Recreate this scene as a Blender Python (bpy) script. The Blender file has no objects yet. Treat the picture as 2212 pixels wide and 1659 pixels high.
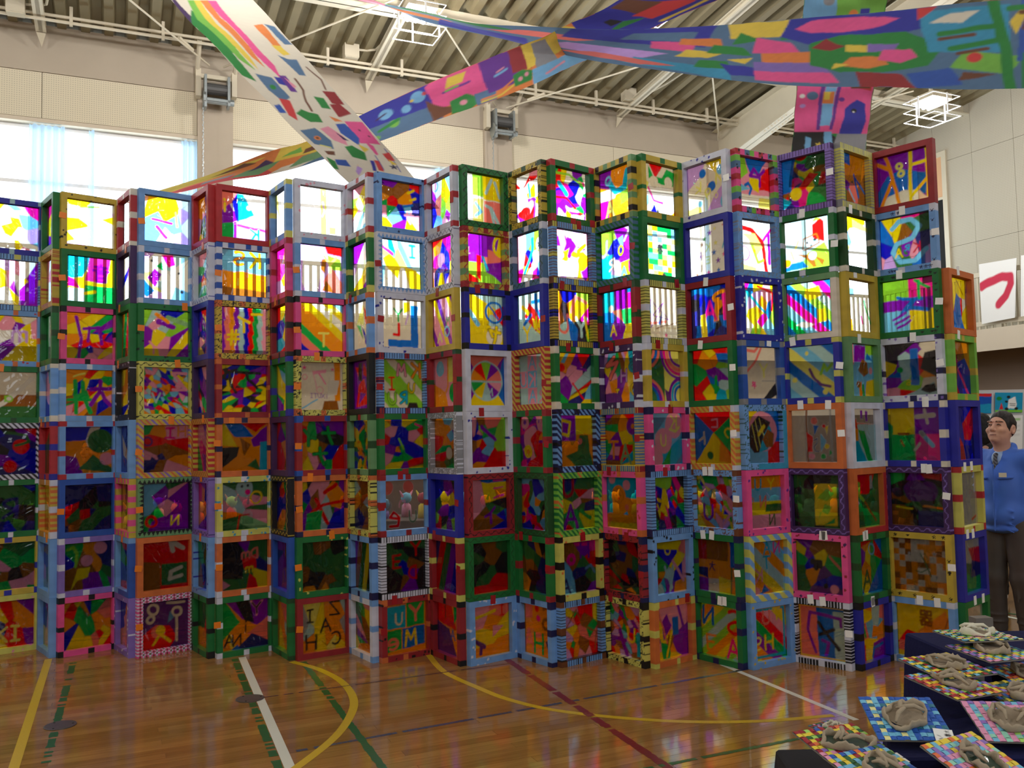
import bpy, bmesh, math, random
import numpy as np
from mathutils import Vector, Matrix

# ------------------------------------------------------------------ camera, sky, light, exposure
SC = bpy.context.scene
COL = SC.collection
IW, IH, FPX = 2212.0, 1659.0, 1914.65
CAMZ, PITCH, ROLL = 1.588, 0.05739, -0.02033
cam_d = bpy.data.cameras.new('camera')
cam_d.sensor_fit = 'HORIZONTAL'
cam_d.sensor_width = 36.0
cam_d.lens = FPX * 36.0 / IW
cam_d.clip_start = 0.05
cam_d.clip_end = 200
cam = bpy.data.objects.new('camera', cam_d)
COL.objects.link(cam)
cam.matrix_world = Matrix.Translation((0, 0, CAMZ)) @ Matrix.Rotation(math.pi / 2 + PITCH, 4, 'X') @ Matrix.Rotation(ROLL, 4, 'Z')
SC.camera = cam

SKY = 11.0
world = bpy.data.worlds.new('overcast_sky')
SC.world = world
world.use_nodes = True
bg = world.node_tree.nodes['Background']
bg.inputs[0].default_value = (0.86, 0.94, 1.0, 1)
bg.inputs[1].default_value = SKY

SC.view_settings.view_transform = 'Standard'
SC.view_settings.look = 'None'
SC.view_settings.gamma = 1.0
SC.view_settings.use_curve_mapping = False
SC.view_settings.exposure = -1.12
SC.cycles.use_denoising = True
SC.cycles.use_adaptive_sampling = True
SC.cycles.adaptive_threshold = 0.06
SC.cycles.max_bounces = 6
SC.cycles.diffuse_bounces = 3
SC.cycles.glossy_bounces = 3
SC.cycles.transmission_bounces = 4
SC.cycles.transparent_max_bounces = 12
SC.cycles.caustics_reflective = False
SC.cycles.caustics_refractive = False
SC.cycles.sample_clamp_indirect = 6.0

# ------------------------------------------------------------------ hall axes
YAW = math.radians(24.0)
E1 = Vector((math.cos(YAW), math.sin(YAW), 0))       # along the window wall
E2 = Vector((-math.sin(YAW), math.cos(YAW), 0))      # towards the window wall
A_R, A_L, B_F, B_B = 14.6, -12.5, 13.6, -7.0
Z_EAVE, SLOPE, B_RIDGE = 7.4, math.tan(math.radians(6.5)), 3.3
HALL = Matrix.Rotation(YAW, 4, 'Z')

def hall(a, b, z=0.0):
    return E1 * a + E2 * b + Vector((0, 0, z))

def roof_z(b):
    return Z_EAVE + SLOPE * (B_F - b) if b > B_RIDGE else Z_EAVE + SLOPE * (B_F - B_RIDGE) - SLOPE * (B_RIDGE - b)

def ray(px, py):
    u, v = px - IW / 2, py - IH / 2
    c, s = math.cos(-ROLL), math.sin(-ROLL)
    uu, vv = c * u - s * v, s * u + c * v
    d0, d2 = uu / FPX, -vv / FPX
    return Vector((d0, math.cos(PITCH) - d2 * math.sin(PITCH), math.sin(PITCH) + d2 * math.cos(PITCH)))

CAMP = Vector((0, 0, CAMZ))
def at_z(px, py, z):
    d = ray(px, py); return CAMP + d * ((z - CAMZ) / d.z)
def at_y(px, py, y):
    d = ray(px, py); return CAMP + d * (y / d.y)
def at_wall(px, py, b):
    d = ray(px, py); return CAMP + d * (b / d.dot(E2))
def at_side(px, py, a):
    d = ray(px, py); return CAMP + d * (a / d.dot(E1))

# daylight portals in the two window walls (they only guide the sky light)
def portal(name, a0, a1, b, z0, z1, inward):
    l = bpy.data.lights.new(name, 'AREA'); l.shape = 'RECTANGLE'
    l.size = a1 - a0; l.size_y = z1 - z0
    l.cycles.is_portal = True
    o = bpy.data.objects.new(name, l); COL.objects.link(o)
    o.location = hall((a0 + a1) / 2, b, (z0 + z1) / 2)
    o.rotation_euler = (math.pi / 2 if inward < 0 else -math.pi / 2, 0, YAW)
    if inward < 0:
        o.rotation_euler = (-math.pi / 2, 0, YAW)
    else:
        o.rotation_euler = (math.pi / 2, 0, YAW)
    return o
PIL_B = (-2.97, 5.57)          # the only open back bays; others walled up to cut the screen's front light
portal('daylight_portal_far', A_L, A_R, B_F + 0.3, 3.5, 6.05, -1)
portal('daylight_portal_back', PIL_B[0], PIL_B[1], B_B - 0.3, 3.5, 6.05, 1)

# ------------------------------------------------------------------ helpers
def srgb(c):
    c = np.asarray(c, float)
    return np.where(c <= 0.04045, c / 12.92, ((c + 0.055) / 1.055) ** 2.4)

def S3(*c):
    return tuple(float(x) for x in srgb(c))

def link(o, parent=None):
    COL.objects.link(o)
    if parent is not None:
        o.parent = parent
    return o

def empty(name, loc=(0, 0, 0), rz=0.0, rot=None):
    o = bpy.data.objects.new(name, None)
    o.empty_display_size = 0.1
    COL.objects.link(o)
    o.location = loc
    o.rotation_euler = rot if rot else (0, 0, rz)
    return o

def tag(o, label=None, cat=None, group=None, kind=None):
    if label: o['label'] = label
    if cat: o['category'] = cat
    if group: o['group'] = group
    if kind: o['kind'] = kind
    return o

class MB:
    """collects boxes, tubes and rings and links them as one mesh object"""
    def __init__(s):
        s.v = []; s.f = []
    def add(s, vs, fs):
        k = len(s.v); s.v += [tuple(x) for x in vs]; s.f += [tuple(i + k for i in f) for f in fs]; return s
    def box(s, c, d, m=None):
        x, y, z = d[0] / 2, d[1] / 2, d[2] / 2
        vs = [Vector((i * x, j * y, k * z)) for i in (-1, 1) for j in (-1, 1) for k in (-1, 1)]
        c = Vector(c)
        vs = [(m @ p if m is not None else p) + c for p in vs]
        return s.add(vs, [(0, 1, 3, 2), (4, 6, 7, 5), (0, 4, 5, 1), (2, 3, 7, 6), (0, 2, 6, 4), (1, 5, 7, 3)])
    def box2(s, p, q):
        return s.box([(a + b) / 2 for a, b in zip(p, q)], [abs(b - a) for a, b in zip(p, q)])
    def tube(s, pts, r, n=8, cap=True):
        pts = [Vector(p) for p in pts]
        rs = r if isinstance(r, (list, tuple)) else [r] * len(pts)
        vs = []; up = Vector((0, 0, 1))
        for i, p in enumerate(pts):
            t = (pts[min(i + 1, len(pts) - 1)] - pts[max(i - 1, 0)]).normalized()
            a = t.cross(up)
            if a.length < 1e-3: a = t.cross(Vector((1, 0, 0)))
            a.normalize(); b = t.cross(a)
            for k in range(n):
                w = 2 * math.pi * k / n
                vs.append(p + (a * math.cos(w) + b * math.sin(w)) * rs[i])
        fs = []
        for i in range(len(pts) - 1):
            for k in range(n):
                k2 = (k + 1) % n
                fs.append((i * n + k, i * n + k2, (i + 1) * n + k2, (i + 1) * n + k))
        if cap:
            fs.append(tuple(range(n - 1, -1, -1))); m = (len(pts) - 1) * n
            fs.append(tuple(m + k for k in range(n)))
        return s.add(vs, fs)
    def lathe(s, prof, c=(0, 0, 0), n=20):
        vs = []
        for r, z in prof:
            for k in range(n):
                w = 2 * math.pi * k / n
                vs.append((c[0] + r * math.cos(w), c[1] + r * math.sin(w), c[2] + z))
        fs = []
        for i in range(len(prof) - 1):
            for k in range(n):
                k2 = (k + 1) % n
                fs.append((i * n + k, i * n + k2, (i + 1) * n + k2, (i + 1) * n + k))
        fs.append(tuple(range(n - 1, -1, -1))); fs.append(tuple((len(prof) - 1) * n + k for k in range(n)))
        return s.add(vs, fs)
    def mesh(s, name, mat, smooth=False):
        me = bpy.data.meshes.new(name); me.from_pydata(s.v, [], s.f); me.update()
        if mat: me.materials.append(mat)
        if smooth:
            me.polygons.foreach_set('use_smooth', np.ones(len(me.polygons), bool))
        return me
    def build(s, name, mat, parent=None, smooth=False):
        o = bpy.data.objects.new(name, s.mesh(name, mat, smooth))
        return link(o, parent)

def np_mesh(name, v, f, col, mat, parent=None, smooth=False):
    """mesh from arrays with a per-vertex linear RGBA colour"""
    me = bpy.data.meshes.new(name)
    v = np.ascontiguousarray(v, np.float32); f = np.ascontiguousarray(f, np.int32)
    me.vertices.add(len(v)); me.vertices.foreach_set('co', v.ravel())
    me.loops.add(f.size); me.loops.foreach_set('vertex_index', f.ravel())
    me.polygons.add(len(f))
    me.polygons.foreach_set('loop_start', np.arange(0, f.size, f.shape[1], dtype=np.int32))
    me.polygons.foreach_set('loop_total', np.full(len(f), f.shape[1], np.int32))
    me.polygons.foreach_set('use_smooth', np.full(len(f), smooth, bool))
    me.update(calc_edges=True)
    if col is not None:
        ca = me.color_attributes.new('Col', 'FLOAT_COLOR', 'POINT')
        c = np.ones((len(v), 4), np.float32); c[:, :col.shape[1]] = col
        ca.data.foreach_set('color', c.ravel())
    me.materials.append(mat)
    return link(bpy.data.objects.new(name, me), parent)

def grid_faces(nx, ny):
    i, j = np.meshgrid(np.arange(nx), np.arange(ny))
    a = (j * (nx + 1) + i).ravel()
    return np.stack([a, a + 1, a + nx + 2, a + nx + 1], 1)

# ------------------------------------------------------------------ materials
MATS = {}
def node_mat(name):
    m = bpy.data.materials.new(name); m.use_nodes = True
    nt = m.node_tree; MATS[name] = m
    return m, nt, nt.nodes['Principled BSDF'], nt.nodes['Material Output']

def mat(name, col, rough=0.6, metal=0.0, noise=0.0, scale=20.0, bump=0.0, spec=0.5, coat=0.0, stretch=None):
    if name in MATS: return MATS[name]
    m, nt, b, out = node_mat(name)
    b.inputs['Base Color'].default_value = (*S3(*col), 1)
    b.inputs['Roughness'].default_value = rough; b.inputs['Metallic'].default_value = metal
    b.inputs['Specular IOR Level'].default_value = spec; b.inputs['Coat Weight'].default_value = coat
    if noise or bump:
        tc = nt.nodes.new('ShaderNodeTexCoord'); mp = nt.nodes.new('ShaderNodeMapping')
        if stretch: mp.inputs['Scale'].default_value = stretch
        nz = nt.nodes.new('ShaderNodeTexNoise'); nz.inputs['Scale'].default_value = scale; nz.inputs['Detail'].default_value = 4
        nt.links.new(tc.outputs['Object'], mp.inputs[0]); nt.links.new(mp.outputs[0], nz.inputs['Vector'])
        if noise:
            mx = nt.nodes.new('ShaderNodeMix'); mx.data_type = 'RGBA'
            c = np.array(S3(*col))
            mx.inputs[6].default_value = (*(c * (1 - noise)), 1); mx.inputs[7].default_value = (*np.minimum(1, c * (1 + noise)), 1)
            nt.links.new(nz.outputs['Fac'], mx.inputs[0]); nt.links.new(mx.outputs[2], b.inputs['Base Color'])
        if bump:
            bp = nt.nodes.new('ShaderNodeBump'); bp.inputs['Strength'].default_value = bump; bp.inputs['Distance'].default_value = 0.01
            nt.links.new(nz.outputs['Fac'], bp.inputs['Height']); nt.links.new(bp.outputs[0], b.inputs['Normal'])
    return m

def mat_paint(name, rough=0.55, translucent=0.0, spec=0.4, bump=0.0, sss=0.0):
    m, nt, b, out = node_mat(name)
    at = nt.nodes.new('ShaderNodeAttribute'); at.attribute_name = 'Col'
    nt.links.new(at.outputs['Color'], b.inputs['Base Color'])
    b.inputs['Roughness'].default_value = rough; b.inputs['Specular IOR Level'].default_value = spec
    if bump:
        nz = nt.nodes.new('ShaderNodeTexNoise'); nz.inputs['Scale'].default_value = 60
        tc = nt.nodes.new('ShaderNodeTexCoord'); nt.links.new(tc.outputs['Object'], nz.inputs['Vector'])
        bp = nt.nodes.new('ShaderNodeBump'); bp.inputs['Strength'].default_value = bump; bp.inputs['Distance'].default_value = 0.004
        nt.links.new(nz.outputs['Fac'], bp.inputs['Height']); nt.links.new(bp.outputs[0], b.inputs['Normal'])
    if translucent:
        tr = nt.nodes.new('ShaderNodeBsdfTranslucent'); nt.links.new(at.outputs['Color'], tr.inputs[0])
        mx = nt.nodes.new('ShaderNodeMixShader'); mx.inputs[0].default_value = translucent
        nt.links.new(b.outputs[0], mx.inputs[1]); nt.links.new(tr.outputs[0], mx.inputs[2]); nt.links.new(mx.outputs[0], out.inputs[0])
    return m

M_FRAME = mat_paint('poster_paint_on_card', 0.5, bump=0.15)
M_CLOTH = mat_paint('painted_cotton', 0.85, 0.22, 0.2)
M_PRINT = mat_paint('painted_paper', 0.7, 0.0, 0.3)
M_SKIN = mat_paint('skin_and_cloth', 0.6, 0.0, 0.3)

def make_film():
    """clear plastic film with marker and crayon colour on it: tints what is seen through it, crayon scatters, surface shines"""
    m, nt, b, out = node_mat('painted_film')
    nt.nodes.remove(b)
    at = nt.nodes.new('ShaderNodeAttribute'); at.attribute_name = 'Col'
    tp = nt.nodes.new('ShaderNodeBsdfTransparent'); nt.links.new(at.outputs['Color'], tp.inputs[0])
    df = nt.nodes.new('ShaderNodeBsdfDiffuse'); nt.links.new(at.outputs['Color'], df.inputs[0])
    tl = nt.nodes.new('ShaderNodeBsdfTranslucent'); nt.links.new(at.outputs['Color'], tl.inputs[0])
    m0 = nt.nodes.new('ShaderNodeMixShader'); m0.inputs[0].default_value = 0.4
    nt.links.new(df.outputs[0], m0.inputs[1]); nt.links.new(tl.outputs[0], m0.inputs[2])
    m1 = nt.nodes.new('ShaderNodeMixShader')
    nt.links.new(at.outputs['Alpha'], m1.inputs[0]); nt.links.new(tp.outputs[0], m1.inputs[1]); nt.links.new(m0.outputs[0], m1.inputs[2])
    gl = nt.nodes.new('ShaderNodeBsdfGlossy'); gl.inputs['Roughness'].default_value = 0.06
    tc = nt.nodes.new('ShaderNodeTexCoord'); nz = nt.nodes.new('ShaderNodeTexNoise')
    oi = nt.nodes.new('ShaderNodeObjectInfo'); ad = nt.nodes.new('ShaderNodeVectorMath'); ad.operation = 'ADD'
    ml = nt.nodes.new('ShaderNodeVectorMath'); ml.operation = 'SCALE'; ml.inputs['Scale'].default_value = 40
    cx = nt.nodes.new('ShaderNodeCombineXYZ')
    for k in range(3): nt.links.new(oi.outputs['Random'], cx.inputs[k])
    nt.links.new(cx.outputs[0], ml.inputs[0])
    nt.links.new(tc.outputs['Object'], ad.inputs[0]); nt.links.new(ml.outputs[0], ad.inputs[1])
    nz.inputs['Scale'].default_value = 7; nz.inputs['Detail'].default_value = 2; nz.inputs['Distortion'].default_value = 0.8
    nt.links.new(ad.outputs[0], nz.inputs['Vector'])
    bp = nt.nodes.new('ShaderNodeBump'); bp.inputs['Strength'].default_value = 0.5; bp.inputs['Distance'].default_value = 0.03
    nt.links.new(nz.outputs['Fac'], bp.inputs['Height']); nt.links.new(bp.outputs[0], gl.inputs['Normal'])
    fr = nt.nodes.new('ShaderNodeFresnel'); fr.inputs[0].default_value = 1.45
    m2 = nt.nodes.new('ShaderNodeMixShader')
    nt.links.new(fr.outputs[0], m2.inputs[0]); nt.links.new(m1.outputs[0], m2.inputs[1]); nt.links.new(gl.outputs[0], m2.inputs[2])
    nt.links.new(m2.outputs[0], out.inputs[0])
    return m
M_FILM = make_film()

def make_floor():
    m, nt, b, out = node_mat('varnished_maple_boards')
    tc = nt.nodes.new('ShaderNodeTexCoord'); mp = nt.nodes.new('ShaderNodeMapping')
    mp.inputs['Rotation'].default_value = (0, 0, -YAW)
    nt.links.new(tc.outputs['Object'], mp.inputs[0])
    br = nt.nodes.new('ShaderNodeTexBrick')
    br.inputs['Scale'].default_value = 1.0; br.inputs['Brick Width'].default_value = 1.6; br.inputs['Row Height'].default_value = 0.075
    br.inputs['Mortar Size'].default_value = 0.0012; br.inputs['Mortar Smooth'].default_value = 0.3; br.inputs['Bias'].default_value = 0.0
    br.offset = 0.37
    br.inputs['Color1'].default_value = (*S3(0.60, 0.44, 0.24), 1); br.inputs['Color2'].default_value = (*S3(0.51, 0.39, 0.21), 1)
    br.inputs['Mortar'].default_value = (*S3(0.40, 0.26, 0.14), 1)
    nt.links.new(mp.outputs[0], br.inputs['Vector'])
    mp2 = nt.nodes.new('ShaderNodeMapping'); mp2.inputs['Scale'].default_value = (1.2, 14, 1)
    nt.links.new(mp.outputs[0], mp2.inputs[0])
    nz = nt.nodes.new('ShaderNodeTexNoise'); nz.inputs['Scale'].default_value = 2.2; nz.inputs['Detail'].default_value = 6
    nt.links.new(mp2.outputs[0], nz.inputs['Vector'])
    mx = nt.nodes.new('ShaderNodeMix'); mx.data_type = 'RGBA'; mx.blend_type = 'MULTIPLY'; mx.inputs[0].default_value = 0.55
    rp = nt.nodes.new('ShaderNodeValToRGB'); rp.color_ramp.elements[0].position = 0.3; rp.color_ramp.elements[0].color = (0.5, 0.42, 0.35, 1)
    rp.color_ramp.elements[1].position = 0.65; rp.color_ramp.elements[1].color = (1, 1, 1, 1)
    nt.links.new(nz.outputs['Fac'], rp.inputs[0])
    nt.links.new(br.outputs['Color'], mx.inputs[6]); nt.links.new(rp.outputs[0], mx.inputs[7])
    nt.links.new(mx.outputs[2], b.inputs['Base Color'])
    b.inputs['Roughness'].default_value = 0.13; b.inputs['Specular IOR Level'].default_value = 0.5
    n2 = nt.nodes.new('ShaderNodeTexNoise'); n2.inputs['Scale'].default_value = 1.5; n2.inputs['Detail'].default_value = 2
    nt.links.new(mp2.outputs[0], n2.inputs['Vector'])
    bp = nt.nodes.new('ShaderNodeBump'); bp.inputs['Strength'].default_value = 0.04; bp.inputs['Distance'].default_value = 0.01
    nt.links.new(n2.outputs['Fac'], bp.inputs['Height']); nt.links.new(bp.outputs[0], b.inputs['Normal'])
    return m
M_FLOOR = make_floor()
def make_plank():
    m, nt, b, out = node_mat('varnished_plank')
    oi = nt.nodes.new('ShaderNodeObjectInfo'); tc = nt.nodes.new('ShaderNodeTexCoord'); mp = nt.nodes.new('ShaderNodeMapping')
    mp.inputs['Scale'].default_value = (1.5, 22, 1); nt.links.new(tc.outputs['Object'], mp.inputs[0]); nt.links.new(oi.outputs['Location'], mp.inputs['Location'])
    nz = nt.nodes.new('ShaderNodeTexNoise'); nz.inputs['Scale'].default_value = 2.0; nz.inputs['Detail'].default_value = 6; nt.links.new(mp.outputs[0], nz.inputs['Vector'])
    r1 = nt.nodes.new('ShaderNodeMix'); r1.data_type = 'RGBA'; r1.inputs[6].default_value = (*S3(.58, .41, .21), 1); r1.inputs[7].default_value = (*S3(.67, .49, .265), 1)
    nt.links.new(oi.outputs['Random'], r1.inputs[0])
    r2 = nt.nodes.new('ShaderNodeMix'); r2.data_type = 'RGBA'; r2.blend_type = 'MULTIPLY'; r2.inputs[0].default_value = .5
    rp = nt.nodes.new('ShaderNodeValToRGB'); rp.color_ramp.elements[0].position = .3; rp.color_ramp.elements[0].color = (.6, .52, .45, 1); rp.color_ramp.elements[1].position = .65
    nt.links.new(nz.outputs['Fac'], rp.inputs[0]); nt.links.new(r1.outputs[2], r2.inputs[6]); nt.links.new(rp.outputs[0], r2.inputs[7]); nt.links.new(r2.outputs[2], b.inputs['Base Color'])
    b.inputs['Roughness'].default_value = .10
    return m
M_PLANK = make_plank()

def make_perf(name, col, pitch):
    """perforated acoustic board: rows of tiny dark holes"""
    m, nt, b, out = node_mat(name)
    tc = nt.nodes.new('ShaderNodeTexCoord')
    sp = nt.nodes.new('ShaderNodeSeparateXYZ'); nt.links.new(tc.outputs['Object'], sp.inputs[0])
    hs = []
    for k in ('X', 'Z'):
        a = nt.nodes.new('ShaderNodeMath'); a.operation = 'PINGPONG'; a.inputs[1].default_value = pitch / 2
        nt.links.new(sp.outputs[k], a.inputs[0])
        p = nt.nodes.new('ShaderNodeMath'); p.operation = 'POWER'; p.inputs[1].default_value = 2
        nt.links.new(a.outputs[0], p.inputs[0]); hs.append(p)
    ad = nt.nodes.new('ShaderNodeMath'); nt.links.new(hs[0].outputs[0], ad.inputs[0]); nt.links.new(hs[1].outputs[0], ad.inputs[1])
    lt = nt.nodes.new('ShaderNodeMath'); lt.operation = 'LESS_THAN'; lt.inputs[1].default_value = (pitch * 0.2) ** 2
    nt.links.new(ad.outputs[0], lt.inputs[0])
    mx = nt.nodes.new('ShaderNodeMix'); mx.data_type = 'RGBA'
    c = np.array(S3(*col)); mx.inputs[6].default_value = (*c, 1); mx.inputs[7].default_value = (*(c * 0.62), 1)
    nt.links.new(lt.outputs[0], mx.inputs[0]); nt.links.new(mx.outputs[2], b.inputs['Base Color'])
    b.inputs['Roughness'].default_value = 0.8; b.inputs['Specular IOR Level'].default_value = 0.2
    return m

M_CONC = mat('painted_concrete', (0.74, 0.69, 0.62), 0.85, noise=0.06, scale=3, bump=0.2, spec=0.2)
M_PERF = make_perf('perforated_board', (0.88, 0.84, 0.74), 0.03)
M_PERFR = make_perf('perforated_board_pale', (0.80, 0.77, 0.68), 0.045)
M_BEIGE = mat('beige_wall_paint', (0.84, 0.79, 0.71), 0.8, noise=0.04, scale=2, spec=0.2)
M_SHADE_WALL = mat('shade_brown_wall', (0.34, 0.25, 0.18), 0.6, noise=0.25, scale=3, stretch=(1, 1, 0.1))  # dark brown stands in for the shade under the gallery
M_STEEL = mat('cream_painted_steel', (0.83, 0.79, 0.70), 0.5, noise=0.05, scale=5)
M_DECK = mat('roof_deck_paint', (0.52, 0.475, 0.36), 0.7, noise=0.12, scale=2)
M_ALU = mat('aluminium', (0.78, 0.80, 0.82), 0.35, metal=0.6)
M_GALV = mat('galvanised_steel', (0.62, 0.65, 0.66), 0.4, metal=0.8, noise=0.15, scale=40)
M_DARK = mat('dark_void', (0.06, 0.055, 0.05), 0.9)
M_NAVY = mat('navy_cotton', (0.10, 0.11, 0.27), 0.9, noise=0.12, scale=60, bump=0.2, spec=0.15)
M_WHITE = mat('white_paper', (0.90, 0.90, 0.88), 0.75)
# ------------------------------------------------------------------ brush work: a small painter for film, frames, banners
PAL = dict(r=(.86, .13, .14), o=(.93, .50, .10), y=(.93, .80, .12), Y=(.90, .88, .42), g=(.08, .55, .20), G=(.47, .76, .22),
           b=(.10, .12, .66), B=(.06, .32, .72), c=(.42, .70, .90), C=(.08, .60, .78), p=(.93, .56, .66), m=(.92, .16, .50),
           v=(.40, .09, .60), l=(.76, .58, .90), n=(.09, .09, .32), k=(.07, .06, .07), w=(.96, .96, .95), e=(.90, .86, .78),
           t=(.45, .24, .10), a=(.62, .78, .80), s=(.93, .42, .38), u=(.12, .30, .13), R=(.62, .08, .12), q=(.56, .56, .58),
           L=(.52, .40, .76), P=(.95, .25, .58), z=(.26, .12, .36), h=(.42, .62, .40), d=(.30, .46, .62), f=(.80, .20, .31))
LIN = {k: np.array(S3(*v)) for k, v in PAL.items()}

FLIN = dict(LIN); FLIN['c'] = np.array(S3(.42, .64, .90)); FLIN['r'] = np.array(S3(.74, .10, .14)); FLIN['g'] = np.array(S3(.05, .46, .20)); FLIN['o'] = np.array(S3(.86, .42, .10)); FLIN['y'] = np.array(S3(.82, .70, .14)); FLIN['w'] = np.array(S3(.84, .85, .92)); FLIN['Y'] = np.array(S3(.84, .82, .34))
def arc(cx, cy, rx, ry, a0, a1, n=9):
    return [(cx + rx * math.cos(math.radians(a0 + (a1 - a0) * i / (n - 1))), cy + ry * math.sin(math.radians(a0 + (a1 - a0) * i / (n - 1)))) for i in range(n)]
FONT = {
 'A': [[(0, 0), (.5, 1), (1, 0)], [(.2, .38), (.8, .38)]],
 'B': [[(.1, 0), (.1, 1), (.6, .98), (.8, .78), (.6, .55), (.1, .52)], [(.6, .53), (.9, .3), (.65, .02), (.1, 0)]],
 'C': [arc(.55, .5, .5, .5, 50, 310)], 'D': [[(.1, 0), (.1, 1)] + arc(.1, .5, .8, .5, 90, -90)],
 'E': [[(1, 1), (.1, 1), (.1, 0), (1, 0)], [(.1, .52), (.8, .52)]], 'F': [[(1, 1), (.1, 1), (.1, 0)], [(.1, .52), (.8, .52)]],
 'G': [arc(.5, .5, .5, .5, 45, 350) + [(.55, .45)]], 'H': [[(.05, 0), (.05, 1)], [(.95, 0), (.95, 1)], [(.05, .5), (.95, .5)]],
 'I': [[(.5, 0), (.5, 1)], [(.2, 1), (.8, 1)], [(.2, 0), (.8, 0)]], 'J': [[(.7, 1), (.7, .2), (.45, 0), (.15, .15)]],
 'K': [[(.1, 0), (.1, 1)], [(.95, 1), (.1, .45)], [(.35, .6), (.95, 0)]], 'L': [[(.1, 1), (.1, 0), (.9, 0)]],
 'M': [[(0, 0), (.1, 1), (.5, .4), (.9, 1), (1, 0)]], 'N': [[(.05, 0), (.05, 1), (.95, 0), (.95, 1)]],
 'O': [arc(.5, .5, .5, .5, 0, 360, 17)], 'P': [[(.1, 0), (.1, 1)] + arc(.1, .73, .75, .27, 90, -90)],
 'R': [[(.1, 0), (.1, 1)] + arc(.1, .74, .75, .26, 90, -90) + [(.9, 0)]],
 'S': [arc(.5, .75, .45, .25, 40, 250) + arc(.5, .25, .45, .25, 80, -140)], 'T': [[(0, 1), (1, 1)], [(.5, 1), (.5, 0)]],
 'U': [[(.05, 1), (.05, .35)] + arc(.5, .4, .45, .4, 200, 340) + [(.95, 1)]], 'V': [[(0, 1), (.5, 0), (1, 1)]],
 'X': [[(0, 0), (1, 1)], [(0, 1), (1, 0)]], 'Y': [[(0, 1), (.5, .5), (1, 1)], [(.5, .5), (.5, 0)]], 'Z': [[(0, 1), (1, 1), (0, 0), (1, 0)]],
 'i': [[(.5, 0), (.5, .65)], [(.5, .9), (.5, .95)]], 'e': [[(.05, .35), (.95, .35)] + arc(.5, .35, .45, .35, 0, 310)],
 'a': [arc(.45, .3, .4, .3, 0, 360, 13), [(.9, .6), (.9, 0)]], 'h': [[(.1, 0), (.1, 1)], [(.1, .4)] + arc(.5, .4, .38, .25, 160, 0) + [(.88, 0)]],
 'm': [[(0, 0), (0, .6)] + arc(.25, .45, .25, .2, 180, 0) + [(.5, 0)], [(.5, .4)] + arc(.75, .45, .25, .2, 180, 0) + [(1, 0)]],
 'n': [[(.1, 0), (.1, .7)], [(.1, .4)] + arc(.5, .4, .38, .25, 160, 0) + [(.88, 0)]],
 's': [arc(.5, .75, .45, .25, 40, 250) + arc(.5, .25, .45, .25, 80, -140)], 'k': [[(.1, 0), (.1, 1)], [(.8, .65), (.1, .3), (.85, 0)]],
 '1': [[(.25, .75), (.5, 1), (.5, 0)]], '2': [arc(.5, .7, .4, .3, 160, -40) + [(.1, 0), (.95, 0)]], '9': [arc(.5, .7, .4, .3, 0, 360, 13) + [(.9, .7), (.6, 0)]],
 '#': [[(.3, 0), (.4, 1)], [(.65, 0), (.75, 1)], [(0, .35), (1, .4)], [(0, .68), (1, .72)]],
 '大': [[(0, .66), (1, .7)], [(.5, 1), (.45, .55), (0, 0)], [(.5, .62), (.7, .25), (1, 0)]],
 '音': [[(.5, 1), (.5, .88)], [(.1, .88), (.9, .88)], [(.3, .85), (.36, .68)], [(.7, .85), (.64, .68)], [(0, .66), (1, .66)], [(.2, .5), (.2, 0), (.8, 0), (.8, .5), (.2, .5)], [(.2, .25), (.8, .25)]],
 '年': [[(.3, 1), (.1, .7)], [(.2, .86), (.9, .86)], [(.25, .6), (.85, .6)], [(.25, .6), (.25, .35)], [(0, .35), (1, .35)], [(.6, .86), (.6, 0)]],
 '春': [[(.1, .9), (.9, .9)], [(.15, .76), (.85, .76)], [(0, .62), (1, .62)], [(.5, 1), (.4, .6), (0, .25)], [(.55, .6), (1, .25)], [(.3, .4), (.3, 0), (.7, 0), (.7, .4), (.3, .4)], [(.3, .2), (.7, .2)]],
 '器': [[(.05, .7), (.05, 1), (.4, 1), (.4, .7), (.05, .7)], [(.6, .7), (.6, 1), (.95, 1), (.95, .7), (.6, .7)], [(0, .5), (1, .5)], [(.5, .65), (.35, .4), (0, .25)], [(.55, .5), (1, .25)], [(.08, 0), (.08, .22), (.4, .22), (.4, 0), (.08, 0)], [(.6, 0), (.6, .22), (.92, .22), (.92, 0), (.6, 0)]],
 'つ': [[(0, .72), (.3, .82), (.65, .86), (.9, .72), (.95, .5), (.8, .22), (.5, .0)]],
 'コ': [[(0, .9), (1, .9), (1, .1)], [(0, .1), (1, .1)]], 'ト': [[(.3, 1), (.3, 0)], [(.3, .6), (1, .3)]],
 'ア': [[(0, .9), (1, .9), (.6, .55)], [(.5, .68), (.4, .2), (.1, 0)]], 'ナ': [[(0, .65), (1, .65)], [(.55, 1), (.5, .5), (.2, 0)]],
 'イ': [[(.9, 1), (.5, .6), (0, .45)], [(.55, .62), (.55, 0)]], 'サ': [[(0, .7), (1, .7)], [(.3, 1), (.3, .4)], [(.7, 1), (.7, .4), (.35, 0)]],
 'エ': [[(.1, .9), (.9, .9)], [(.5, .9), (.5, .1)], [(0, .1), (1, .1)]], 'リ': [[(.2, .95), (.2, .4)], [(.8, 1), (.8, .4), (.4, 0)]],
 'ヤ': [[(0, .65), (.95, .8), (.7, .45)], [(.3, 1), (.55, 0)]], 'け': [[(.1, 1), (.05, .4), (.15, 0)], [(.4, .7), (1, .7)], [(.75, 1), (.75, .4), (.5, 0)]],
}

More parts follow.
